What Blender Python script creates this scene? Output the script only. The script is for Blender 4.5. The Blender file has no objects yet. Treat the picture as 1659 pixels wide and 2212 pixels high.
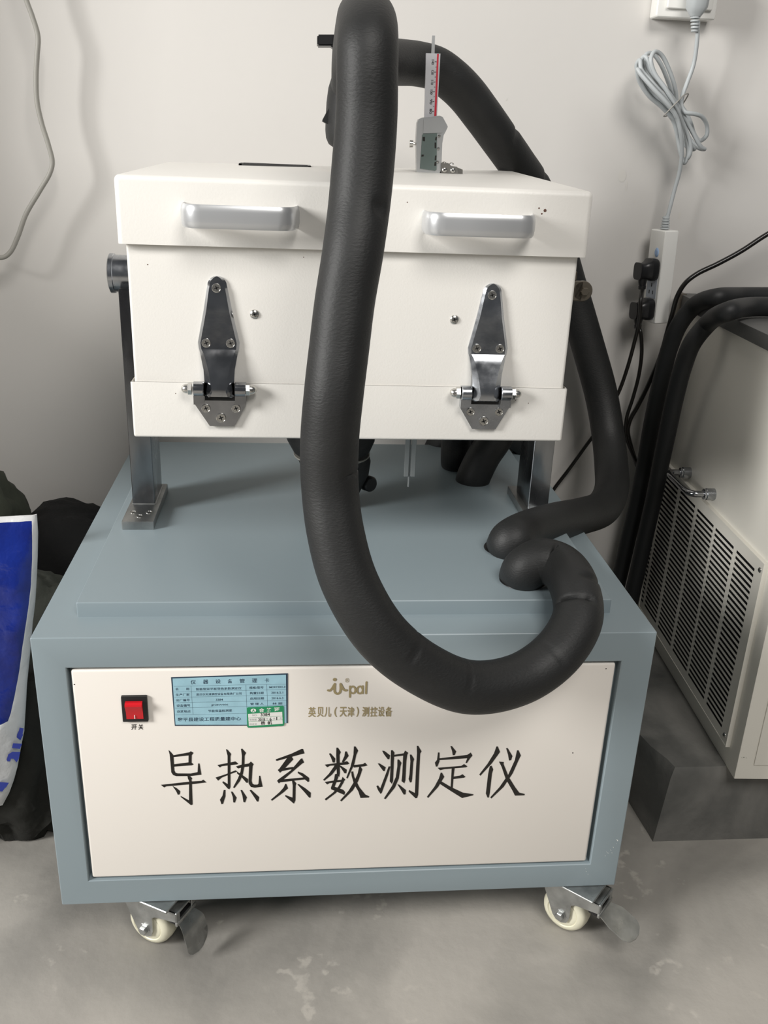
import bpy, bmesh, math, random
from mathutils import Vector, Matrix, noise, geometry
random.seed(4)
scene = bpy.context.scene
COL = scene.collection
PI = math.pi

# ---------------- camera ----------------
cd = bpy.data.cameras.new('camera'); cam = bpy.data.objects.new('camera', cd); COL.objects.link(cam)
cr, cu, cf = Vector((0.995572, -0.0859703, 0.0380199)), Vector((-0.0030164, 0.3750332, 0.9270065)), Vector((0.0939538, 0.9230164, -0.3731132))
m = Matrix((cr, cu, -cf)).transposed().to_4x4(); m.translation = Vector((0.28712, -0.89585, 0.97364))
cam.matrix_world = m
cd.sensor_fit = 'HORIZONTAL'; cd.sensor_width = 36.0
cd.lens = 36.0 * 1983.68 / 1659.0
cd.clip_start = 0.02; cd.clip_end = 50
scene.camera = cam
# ---------------- world, light, exposure ----------------
w = bpy.data.worlds.new('world'); scene.world = w; w.use_nodes = True
w.node_tree.nodes['Background'].inputs[0].default_value = (0.93, 0.96, 1.0, 1)
w.node_tree.nodes['Background'].inputs[1].default_value = 0.10
scene.view_settings.view_transform = 'Standard'; scene.view_settings.look = 'None'
scene.view_settings.gamma = 1.0; scene.view_settings.exposure = 0.04
scene.view_settings.use_curve_mapping = False
def area(name, loc, target, sx, sy, power, col):
    l = bpy.data.lights.new(name, 'AREA'); l.shape = 'RECTANGLE'; l.size = sx; l.size_y = sy
    l.energy = power; l.color = col
    o = bpy.data.objects.new(name, l); COL.objects.link(o); o.location = loc
    o.rotation_euler = (Vector(target) - Vector(loc)).to_track_quat('-Z', 'Y').to_euler()
    return o
area('window_light_left', (-3.10, -1.55, 2.05),(0.3, 0.4, 0.6), 1.1, 1.4, 185, (1.0, 0.985, 0.96))
area('window_light_right', (0.95, -2.10, 3.15),(0.40, 0.3, 0.5), 1.4, 1.1, 60, (1.0, 0.965, 0.92))

# ---------------- materials ----------------
def mat(name, base, rough=0.5, metal=0.0, bump=0.0, bscale=200.0, bdist=0.001, var=0.0, vscale=6.0, base2=None,
        stretch=None, spec=None, rvar=0.0, detail=4.0, coat=0.0):
    M = bpy.data.materials.new(name); M.use_nodes = True
    nt = M.node_tree; b = nt.nodes['Principled BSDF']
    b.inputs['Base Color'].default_value = (*base, 1); b.inputs['Roughness'].default_value = rough
    b.inputs['Metallic'].default_value = metal
    if spec is not None: b.inputs['Specular IOR Level'].default_value = spec
    if coat: b.inputs['Coat Weight'].default_value = coat
    tc = nt.nodes.new('ShaderNodeTexCoord'); mp = nt.nodes.new('ShaderNodeMapping')
    nt.links.new(tc.outputs['Object'], mp.inputs['Vector'])
    if stretch: mp.inputs['Scale'].default_value = stretch
    def nz(scale, det=4.0):
        n = nt.nodes.new('ShaderNodeTexNoise'); n.inputs['Scale'].default_value = scale
        n.inputs['Detail'].default_value = det; nt.links.new(mp.outputs[0], n.inputs['Vector']); return n
    if bump:
        n = nz(bscale, detail); bp = nt.nodes.new('ShaderNodeBump')
        bp.inputs['Strength'].default_value = bump; bp.inputs['Distance'].default_value = bdist
        nt.links.new(n.outputs['Fac'], bp.inputs['Height']); nt.links.new(bp.outputs[0], b.inputs['Normal'])
    if var or base2:
        n = nz(vscale, 6.0); r = nt.nodes.new('ShaderNodeValToRGB')
        c2 = base2 or tuple(c * (1 - var) for c in base)
        r.color_ramp.elements[0].position = 0.35; r.color_ramp.elements[1].position = 0.65
        r.color_ramp.elements[0].color = (*c2, 1); r.color_ramp.elements[1].color = (*base, 1)
        nt.links.new(n.outputs['Fac'], r.inputs['Fac']); nt.links.new(r.outputs['Color'], b.inputs['Base Color'])
    if rvar:
        n = nz(vscale * 1.7, 6.0); mr = nt.nodes.new('ShaderNodeMapRange')
        mr.inputs['From Min'].default_value = 0.3; mr.inputs['From Max'].default_value = 0.7
        mr.inputs['To Min'].default_value = max(0.02, rough - rvar); mr.inputs['To Max'].default_value = min(1, rough + rvar)
        nt.links.new(n.outputs['Fac'], mr.inputs['Value']); nt.links.new(mr.outputs[0], b.inputs['Roughness'])
    return M
WHITE = mat('white_powder_coat', (0.82, 0.80, 0.755), 0.42, bump=0.25, bscale=420, bdist=0.0006)
PANEL = mat('cream_front_panel', (0.82, 0.775, 0.715), 0.45)
BLUE = mat('blue_grey_paint', (0.25, 0.305, 0.33), 0.38, bump=0.08, bscale=300, bdist=0.0004)
FOAM = mat('black_foam_rubber', (0.012, 0.0125, 0.0125), 0.56, bump=0.32, bscale=260, bdist=0.0012, stretch=(1, 1, 2.2), base2=(0.017, 0.0175, 0.0175), vscale=9)
FOAM2 = mat('black_rubber_hose', (0.014, 0.015, 0.016), 0.55, bump=0.2, bscale=400, bdist=0.0006)
CHROME = mat('chrome', (0.50, 0.51, 0.53), 0.13, 1.0, var=0.35, vscale=22, rvar=0.07, bump=0.12, bscale=25, bdist=0.002)  # base darkened to stand in for dark room reflections
CHROMED = mat('dull_chrome', (0.52, 0.54, 0.57), 0.24, 1.0, var=0.3, vscale=30, rvar=0.1, bump=0.15, bscale=30, bdist=0.002)
STEEL = mat('stained_steel_tube', (0.42, 0.44, 0.46), 0.26, 1.0, base2=(0.10, 0.10, 0.105), vscale=11, rvar=0.1, stretch=(1, 1, 0.35))
PLATE = mat('steel_plate', (0.47, 0.48, 0.475), 0.38, 1.0, var=0.3, vscale=40)
SCREW = mat('screw_steel', (0.62, 0.61, 0.58), 0.25, 1.0)
DARK = mat('screw_recess_dark', (0.01, 0.01, 0.01), 0.6)
HANDLE = mat('satin_silver_plastic', (0.60, 0.61, 0.62), 0.30, 0.55)
BLACKP = mat('black_plastic', (0.012, 0.012, 0.013), 0.35)
BLACKC = mat('black_cord_rubber', (0.010, 0.009, 0.008), 0.28)
INNER = mat('interior_shade_black', (0.012, 0.012, 0.012), 0.8)  # near-black colour stands in for the shade inside slots
RED = mat('red_rocker', (0.62, 0.012, 0.02), 0.25)
CARD = mat('light_blue_card', (0.36, 0.60, 0.70), 0.25, var=0.14, vscale=45)
CARDW = mat('white_sticker_paper', (0.80, 0.80, 0.76), 0.5)
INK = mat('dark_blue_black_ink', (0.02, 0.045, 0.08), 0.5)
BLACKINK = mat('black_lettering', (0.012, 0.010, 0.008), 0.4)
GOLD = mat('gold_lettering', (0.36, 0.29, 0.15), 0.45)
GREEN = mat('green_sticker', (0.02, 0.26, 0.11), 0.4)
GREYINK = mat('grey_ink', (0.35, 0.37, 0.36), 0.5)
WHEEL = mat('cream_nylon_wheel', (0.80, 0.77, 0.60), 0.35, var=0.12, vscale=50)
ZINC = mat('zinc_plated_steel', (0.50, 0.51, 0.50), 0.33, 0.9, var=0.35, vscale=35, rvar=0.1)
BRASS = mat('brass', (0.45, 0.32, 0.14), 0.4, 1.0)
BRONZE = mat('dull_bronze', (0.17, 0.15, 0.12), 0.45, 0.8)
GREYCORD = mat('grey_pvc_cord', (0.47, 0.50, 0.51), 0.45)
GREYCABLE = mat('dusty_grey_cable', (0.33, 0.32, 0.29), 0.5)
WHITEP = mat('white_plastic', (0.85, 0.845, 0.81), 0.3)
BLUEB = mat('pale_blue_button', (0.32, 0.46, 0.70), 0.4)
CHILL = mat('cream_sheet_metal', (0.80, 0.775, 0.70), 0.33, bump=0.1, bscale=250, bdist=0.0005)
SLAB = mat('grey_top_slab', (0.14, 0.14, 0.135), 0.6, bump=0.3, bscale=400, bdist=0.0006)
CALB = mat('silver_caliper_body', (0.52, 0.53, 0.53), 0.32, 0.5)
LCD = mat('caliper_display', (0.13, 0.165, 0.155), 0.2)
CALR = mat('caliper_red_stripe', (0.55, 0.03, 0.05), 0.4)
CALS = mat('caliper_scale_plate', (0.62, 0.62, 0.64), 0.35, 0.3)
BAGW = mat('white_woven_plastic', (0.60, 0.60, 0.60), 0.35, bump=0.6, bscale=40, bdist=0.004)
BAGB = mat('blue_printed_plastic', (0.007, 0.022, 0.20), 0.22, bump=0.7, bscale=28, bdist=0.006, base2=(0.006, 0.014, 0.13), vscale=18)
BAGL = mat('blue_letter_print', (0.015, 0.03, 0.22), 0.35)
OLIVE = mat('olive_canvas', (0.042, 0.048, 0.032), 0.9, bump=0.5, bscale=90, bdist=0.003, var=0.4, vscale=9)
BLACKF = mat('black_cloth', (0.004, 0.004, 0.004), 0.95, bump=0.5, bscale=200, bdist=0.002)
OLIVED = mat('dark_olive_canvas', (0.011, 0.011, 0.008), 0.9, bump=0.5, bscale=60, bdist=0.003)
RODW = mat('translucent_white_plastic', (0.42, 0.44, 0.44), 0.3)

def concrete(name, c1, c2, pale, spots=True, sc=1.0):
    M = bpy.data.materials.new(name); M.use_nodes = True; nt = M.node_tree; b = nt.nodes['Principled BSDF']
    L = nt.links.new; N = nt.nodes.new
    tc = N('ShaderNodeTexCoord')
    n1 = N('ShaderNodeTexNoise'); n1.inputs['Scale'].default_value = 3.2 * sc; n1.inputs['Detail'].default_value = 9; n1.inputs['Distortion'].default_value = 0.6
    L(tc.outputs['Object'], n1.inputs['Vector'])
    r1 = N('ShaderNodeValToRGB'); r1.color_ramp.elements[0].position = 0.36; r1.color_ramp.elements[1].position = 0.64
    r1.color_ramp.elements[0].color = (*c1, 1); r1.color_ramp.elements[1].color = (*c2, 1); L(n1.outputs['Fac'], r1.inputs['Fac'])
    out = r1.outputs['Color']
    n2 = N('ShaderNodeTexNoise'); n2.inputs['Scale'].default_value = 60 * sc; n2.inputs['Detail'].default_value = 6
    L(tc.outputs['Object'], n2.inputs['Vector'])
    if spots:
        v = N('ShaderNodeTexVoronoi'); v.inputs['Scale'].default_value = 7.5
        nd = N('ShaderNodeTexNoise'); nd.inputs['Scale'].default_value = 22; nd.inputs['Detail'].default_value = 5
        L(tc.outputs['Object'], nd.inputs['Vector'])
        ad = N('ShaderNodeMixRGB'); ad.blend_type = 'LINEAR_LIGHT'; ad.inputs['Fac'].default_value = 0.16
        L(tc.outputs['Object'], ad.inputs[1]); L(nd.outputs['Color'], ad.inputs[2]); L(ad.outputs[0], v.inputs['Vector'])
        rr = N('ShaderNodeValToRGB'); rr.color_ramp.elements[0].position = 0.08; rr.color_ramp.elements[1].position = 0.20
        rr.color_ramp.elements[0].color = (1, 1, 1, 1); rr.color_ramp.elements[1].color = (0, 0, 0, 1)
        L(v.outputs['Distance'], rr.inputs['Fac'])
        mx = N('ShaderNodeMixRGB'); mx.inputs[2].default_value = (*pale, 1)
        mm = N('ShaderNodeMath'); mm.operation = 'MULTIPLY'; mm.inputs[1].default_value = 0.55
        L(rr.outputs['Color'], mm.inputs[0]); L(mm.outputs[0], mx.inputs[0]); L(out, mx.inputs[1]); out = mx.outputs[0]
    L(out, b.inputs['Base Color'])
    rg = N('ShaderNodeMapRange'); rg.inputs['To Min'].default_value = 0.38; rg.inputs['To Max'].default_value = 0.75
    L(n1.outputs['Fac'], rg.inputs['Value']); L(rg.outputs[0], b.inputs['Roughness'])
    bp = N('ShaderNodeBump'); bp.inputs['Strength'].default_value = 0.25; bp.inputs['Distance'].default_value = 0.003
    L(n2.outputs['Fac'], bp.inputs['Height']); L(bp.outputs[0], b.inputs['Normal'])
    return M
FLOOR = concrete('polished_concrete_floor', (0.235, 0.225, 0.205),(0.43, 0.405, 0.365),(0.50, 0.47, 0.42))
PLINTH = concrete('grey_cement_plinth', (0.085, 0.087, 0.082),(0.21, 0.205, 0.19),(0.3, 0.3, 0.28), False, 2.0)
WALL = mat('off_white_wall_paint', (0.68, 0.66, 0.63), 0.75, bump=0.12, bscale=30, bdist=0.002, var=0.03, vscale=2)

# ---------------- helpers ----------------
def tag(o, label=None, cat=None, group=None, kind=None):
    if label: o['label'] = label
    if cat: o['category'] = cat
    if group: o['group'] = group
    if kind: o['kind'] = kind
    return o
def thing(name, loc, label, cat, group=None):
    o = bpy.data.objects.new(name, None); COL.objects.link(o); o.location = loc; o.empty_display_size = 0.05
    return tag(o, label, cat, group)
def link(o, parent):
    COL.objects.link(o)
    if parent is not None:
        o.parent = parent
        if parent.type == 'EMPTY': o.matrix_parent_inverse = Matrix.Translation(-Vector(parent.location))
    return o
def obj(name, bm, mats, parent=None, smooth=40, label=None):
    me = bpy.data.meshes.new(name)
    if not isinstance(mats, (list, tuple)): mats = [mats]
    for q in mats: me.materials.append(q)
    bmesh.ops.recalc_face_normals(bm, faces=bm.faces)
    bm.to_mesh(me); bm.free()
    if smooth:
        me.polygons.foreach_set('use_smooth', [True] * len(me.polygons))
        me.set_sharp_from_angle(angle=math.radians(smooth))
    o = bpy.data.objects.new(name, me)
    if label: o['label'] = label
    return link(o, parent)
def box(bm, x0, x1, y0, y1, z0, z1, bev=0.0, seg=2, mi=0):
    t = bmesh.new()
    bmesh.ops.create_cube(t, size=1.0)
    for v in t.verts: v.co = Vector(((x0 + x1) / 2 + v.co.x * (x1 - x0),(y0 + y1) / 2 + v.co.y * (y1 - y0),(z0 + z1) / 2 + v.co.z * (z1 - z0)))
    if bev: bmesh.ops.bevel(t, geom=t.edges[:], offset=bev, segments=seg, profile=0.6, affect='EDGES')
    join(bm, t, mi); return bm
def join(bm, t, mi=0, M=None):
    d = {}
    for v in t.verts: d[v] = bm.verts.new(M @ v.co if M is not None else v.co)
    for fc in t.faces:
        try:
            g = bm.faces.new([d[v] for v in fc.verts]); g.material_index = mi if mi else fc.material_index
        except ValueError: pass
    t.free()
def frame(axis):
    a = Vector(axis).normalized(); r = Vector((0, 0, 1)) if abs(a.z) < 0.9 else Vector((1, 0, 0))
    u = a.cross(r).normalized(); return u, a.cross(u).normalized(), a
def lathe(bm, c, axis, prof, n=28, mi=0, phase=0.0):
    """prof: list of (distance along axis, radius)"""
    c = Vector(c); u, v, a = frame(axis); rings = []
    for t, r in prof:
        if r < 1e-6: rings.append([bm.verts.new(c + a * t)])
        else: rings.append([bm.verts.new(c + a * t + (u * math.cos(phase + 2 * PI * i / n) + v * math.sin(phase + 2 * PI * i / n)) * r) for i in range(n)])
    for A, B in zip(rings, rings[1:]):
        for i in range(n):
            j = (i + 1) % n
            if len(A) == 1 and len(B) == 1: continue
            if len(A) == 1: fc = bm.faces.new((A[0], B[i], B[j]))
            elif len(B) == 1: fc = bm.faces.new((A[i], A[j], B[0]))
            else: fc = bm.faces.new((A[i], A[j], B[j], B[i]))
            fc.material_index = mi
    for Rr in (rings[0], rings[-1]):
        if len(Rr) > 1: bm.faces.new(Rr).material_index = mi
    return bm
def cyl(bm, p0, p1, r, n=24, mi=0, bev=0.0, phase=0.0):
    p0 = Vector(p0); p1 = Vector(p1); L = (p1 - p0).length
    pr = [(0, r),(L, r)] if not bev else [(0, r - bev),(bev, r),(L - bev, r),(L, r - bev)]
    return lathe(bm, p0, p1 - p0, pr, n, mi, phase)
def spline(pts, per=10):
    P = [Vector(p) for p in pts]; P = [P[0] * 2 - P[1]] + P + [P[-1] * 2 - P[-2]]; out = []
    for i in range(1, len(P) - 2):
        a, b, c, d = P[i - 1:i + 3]
        t0 = 0; t1 = (b - a).length ** .5; t2 = t1 + (c - b).length ** .5; t3 = t2 + (d - c).length ** .5
        for k in range(per):
            t = t1 + (t2 - t1) * k / per
            A1 = a * ((t1 - t) / (t1 - t0)) + b * ((t - t0) / (t1 - t0)); A2 = b * ((t2 - t) / (t2 - t1)) + c * ((t - t1) / (t2 - t1))
            A3 = c * ((t3 - t) / (t3 - t2)) + d * ((t - t2) / (t3 - t2))
            B1 = A1 * ((t2 - t) / (t2 - t0)) + A2 * ((t - t0) / (t2 - t0)); B2 = A2 * ((t3 - t) / (t3 - t1)) + A3 * ((t - t1) / (t3 - t1))
            out.append(B1 * ((t2 - t) / (t2 - t1)) + B2 * ((t - t1) / (t2 - t1)))
    out.append(P[-2]); return out
def tube(bm, pts, r, per=10, n=16, mi=0, creases=(), rough=0.0, rfn=None, smoothpts=True):
    P = spline(pts, per) if smoothpts else [Vector(p) for p in pts]
    L = [0.0]
    for a, b in zip(P, P[1:]): L.append(L[-1] + (b - a).length)
    tot = L[-1]; T = [(P[min(i + 1, len(P) - 1)] - P[max(i - 1, 0)]).normalized() for i in range(len(P))]
    u, v, _ = frame(T[0]); rings = []
    for i, p in enumerate(P):
        if i:
            ax = T[i - 1].cross(T[i])
            if ax.length > 1e-9:
                q = Matrix.Rotation(T[i - 1].angle(T[i]), 3, ax.normalized()); u = q @ u
            u = (u - T[i] * u.dot(T[i])).normalized()
        v = T[i].cross(u); s = L[i] / tot; ring = []
        for k in range(n):
            a = 2 * PI * k / n; d = u * math.cos(a) + v * math.sin(a)
            rr = r if rfn is None else r * rfn(s)
            if rough: rr += rough * noise.noise(p * 9 + d * 0.6)
            for (cs, cdir, span, dep, wd) in creases:
                ds = (L[i] - cs * tot) / wd
                if abs(ds) < 3:
                    cdv = Vector(cdir).normalized(); al = max(0.0, (d.dot(cdv) - math.cos(span)) / (1 - math.cos(span)))
                    rr -= dep * min(1, al * 2) * math.exp(-ds * ds * 2.0) * (1 + 0.3 * math.sin(a * 5))
            ring.append(bm.verts.new(p + d * rr))
        rings.append(ring)
    for A, B in zip(rings, rings[1:]):
        for i in range(n):
            j = (i + 1) % n; bm.faces.new((A[i], A[j], B[j], B[i])).material_index = mi
    bm.faces.new(rings[0]).material_index = mi; bm.faces.new(rings[-1]).material_index = mi
    return bm
def prism(bm, poly, y0, y1, mi=0, M=None):
    """polygon in (x, z), from y0 to y1"""
    a = [bm.verts.new((x, y0, z)) for x, z in poly]; b = [bm.verts.new((x, y1, z)) for x, z in poly]; n = len(poly)
    fs = [bm.faces.new((a[i], a[(i + 1) % n], b[(i + 1) % n], b[i])) for i in range(n)]
    if n > 8:
        for q in geometry.tessellate_polygon([[Vector((x, z, 0)) for x, z in poly]]):
            for w_ in (a, b):
                try: fs.append(bm.faces.new([w_[i] for i in q]))
                except ValueError: pass
    else: fs += [bm.faces.new(a), bm.faces.new(b)]
    for fc in fs: fc.material_index = mi
    return bm
def loft(bm, rows, mi=0, closed=True, cap=True):
    R = [[bm.verts.new(p) for p in r] for r in rows]; n = len(R[0])
    for A, B in zip(R, R[1:]):
        for i in range(n if closed else n - 1):
            j = (i + 1) % n; bm.faces.new((A[i], A[j], B[j], B[i])).material_index = mi
    if cap and closed: bm.faces.new(R[0]).material_index = mi; bm.faces.new(R[-1]).material_index = mi
    return bm
def screw(bm, c, nrm, r, dome=False, cs=0.0):
    """Phillips head; material 0 steel, 1 dark cross"""
    c = Vector(c); h = r * 0.55 if dome else r * 0.22
    if dome: lathe(bm, c, nrm, [(0, r),(h * .45, r * .93),(h * .8, r * .7),(h, r * .35),(h, 0)], 20)
    else: lathe(bm, c, nrm, [(0, r),(h, r * .96),(h * 1.15, r * .86),(h * .7, r * .8),(h * .7, 0)], 20)
    u, v, a = frame(nrm)
    for d, e in ((u, v),(v, u)):
        dd = (d + e * 0.35).normalized() if d is u else (d - e * 0.35).normalized()
        ee = a.cross(dd)
        z0 = h * (0.98 if dome else 0.72); z1 = z0 + 0.00015
        t = bmesh.new(); q = [c + a * z + dd * (sx * r * .48) + ee * (sy * r * .11) for z in (z0, z1) for sx, sy in ((-1, -1),(1, -1),(1, 1),(-1, 1))]
        vs = [t.verts.new(p) for p in q]
        for f4 in ((0, 1, 2, 3),(4, 5, 6, 7),(0, 1, 5, 4),(1, 2, 6, 5),(2, 3, 7, 6),(3, 0, 4, 7)): t.faces.new([vs[i] for i in f4])
        join(bm, t, 1)
    return bm
def text_geo(body, bold=0.0):
    cu_ = bpy.data.curves.new('text', 'FONT'); cu_.body = body; cu_.size = 1.0; cu_.offset = bold; cu_.resolution_u = 3
    o = bpy.data.objects.new('text', cu_); COL.objects.link(o)
    bpy.context.view_layer.update()
    me = bpy.data.meshes.new_from_object(o.evaluated_get(bpy.context.evaluated_depsgraph_get()))
    bpy.data.objects.remove(o); bpy.data.curves.remove(cu_)
    vs = [v.co.copy() for v in me.vertices]; fs = [tuple(p.vertices) for p in me.polygons]; bpy.data.meshes.remove(me)
    return vs, fs
def put_text(bm, body, quad, y, mi=0, bold=0.0):
    """flat lettering fitted into a quad BL BR TR TL given in (x, z) on the plane y"""
    vs, fs = text_geo(body, bold)
    if not vs: return
    x0 = min(v.x for v in vs); x1 = max(v.x for v in vs); y0 = min(v.y for v in vs); y1 = max(v.y for v in vs)
    bl, br, tr, tl = [Vector(q) for q in quad]; nv = []
    for v in vs:
        s = (v.x - x0) / (x1 - x0); t = (v.y - y0) / (y1 - y0)
        p = bl * ((1 - s) * (1 - t)) + br * (s * (1 - t)) + tr * (s * t) + tl * ((1 - s) * t)
        nv.append(bm.verts.new((p.x, y, p.y)))
    for fc in fs:
        try: bm.faces.new([nv[i] for i in fc]).material_index = mi
        except ValueError: pass
def line(bm, a, b, wd, y, mi=0):
    a = Vector(a); b = Vector(b); d = (b - a).normalized(); n = Vector((-d.y, d.x)) * wd / 2
    bm.faces.new([bm.verts.new((p.x, y, p.y)) for p in (a - n, b - n, b + n, a + n)]).material_index = mi

CZ = 0.088            # cabinet bottom above floor
# ================= room =================
def struct(name, bm, m_, smooth=0):
    o = obj(name, bm, m_, None, smooth); o['kind'] = 'structure'; return o
WY = 0.70
bm = bmesh.new(); box(bm, -2.6, 3.2, -4.2, WY + .1, -0.1, 0.0); struct('floor', bm, FLOOR)
bm = bmesh.new(); box(bm, -2.6, 3.2, WY, WY + .12, 0.0, 2.9); struct('wall_back', bm, WALL)
bm = bmesh.new(); box(bm, -0.62, -0.50, 0.40, WY, 0.0, 2.9); box(bm, -0.72, -0.60, 0.10, 0.45, 0.0, 1.02); struct('shade_blocker_left', bm, WALL)  # unseen blocker added at left, only to shade the back wall

# ================= measuring cabinet =================
cab = thing('instrument_cabinet', (0.35, 0.33, 0.0), 'wheeled blue-grey steel cabinet with cream front panel lettered in large black Chinese characters', 'cabinet')
H0, H1 = CZ, 0.4635
ox0, ox1, oz0, oz1 = 0.0352, 0.6625, 0.1249, 0.4250
bm = bmesh.new()
# shell: front frame built from a ring with rounded outer edges
t = bmesh.new(); bmesh.ops.create_cube(t, size=1)
for v in t.verts: v.co = Vector((0.35 + v.co.x * .70, 0.332 + v.co.y * .664, (H0 + H1) / 2 + v.co.z * (H1 - H0)))
ff = [q for q in t.faces if q.normal.y < -0.9][0]
r = bmesh.ops.inset_region(t, faces=[ff], thickness=0.02)
ff = [q for q in t.faces if q.normal.y < -0.9 and all(abs(v.co.x - .35) < .3499 and H0 + .001 < v.co.z < H1 - .001 for v in q.verts)][0]
for v in ff.verts:
    v.co.x = ox0 if v.co.x < .35 else ox1; v.co.z = oz0 if v.co.z < .28 else oz1
ex = bmesh.ops.extrude_face_region(t, geom=[ff]); t.faces.remove(ff)
nv = [g for g in ex['geom'] if isinstance(g, bmesh.types.BMVert)]
for v in nv: v.co.y += 0.014
nf = [g for g in ex['geom'] if isinstance(g, bmesh.types.BMFace)]
for g in nf: g.material_index = 0
eds = [e for e in t.edges if e.calc_face_angle(0) > 0.5 and all(v.co.y < 0.001 or v.co.y > 0.5 for v in e.verts)]
eds += [e for e in t.edges if e.calc_face_angle(0) > 0.5 and abs(e.verts[0].co.y - e.verts[1].co.y) > .5]
bmesh.ops.bevel(t, geom=list(set(eds)), offset=0.0022, segments=3, profile=0.6, affect='EDGES')
join(bm, t)
obj('cabinet_body', bm, BLUE, cab, 35)
bm = bmesh.new(); box(bm, 0.0399, 0.6588, 0.0466, 0.640, H1 - .004, 0.4819, 0.0022, 3)
obj('deck_plate', bm, BLUE, cab, 35)
bm = bmesh.new()
t = bmesh.new(); bmesh.ops.create_cube(t, size=1)
for v in t.verts:
    s = v.co.x + .5; q = v.co.z + .5
    v.co = Vector((0.0388 + .0005 * (1 - q) + s * (0.6183), 0.0072 + v.co.y * .0115, 0.1278 + q * (0.4218 - .1278)))
bmesh.ops.bevel(t, geom=t.edges[:], offset=0.003, segments=3, profile=0.5, affect='EDGES'); join(bm, t)
fp = obj('front_panel', bm, PANEL, cab, 35)

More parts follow.
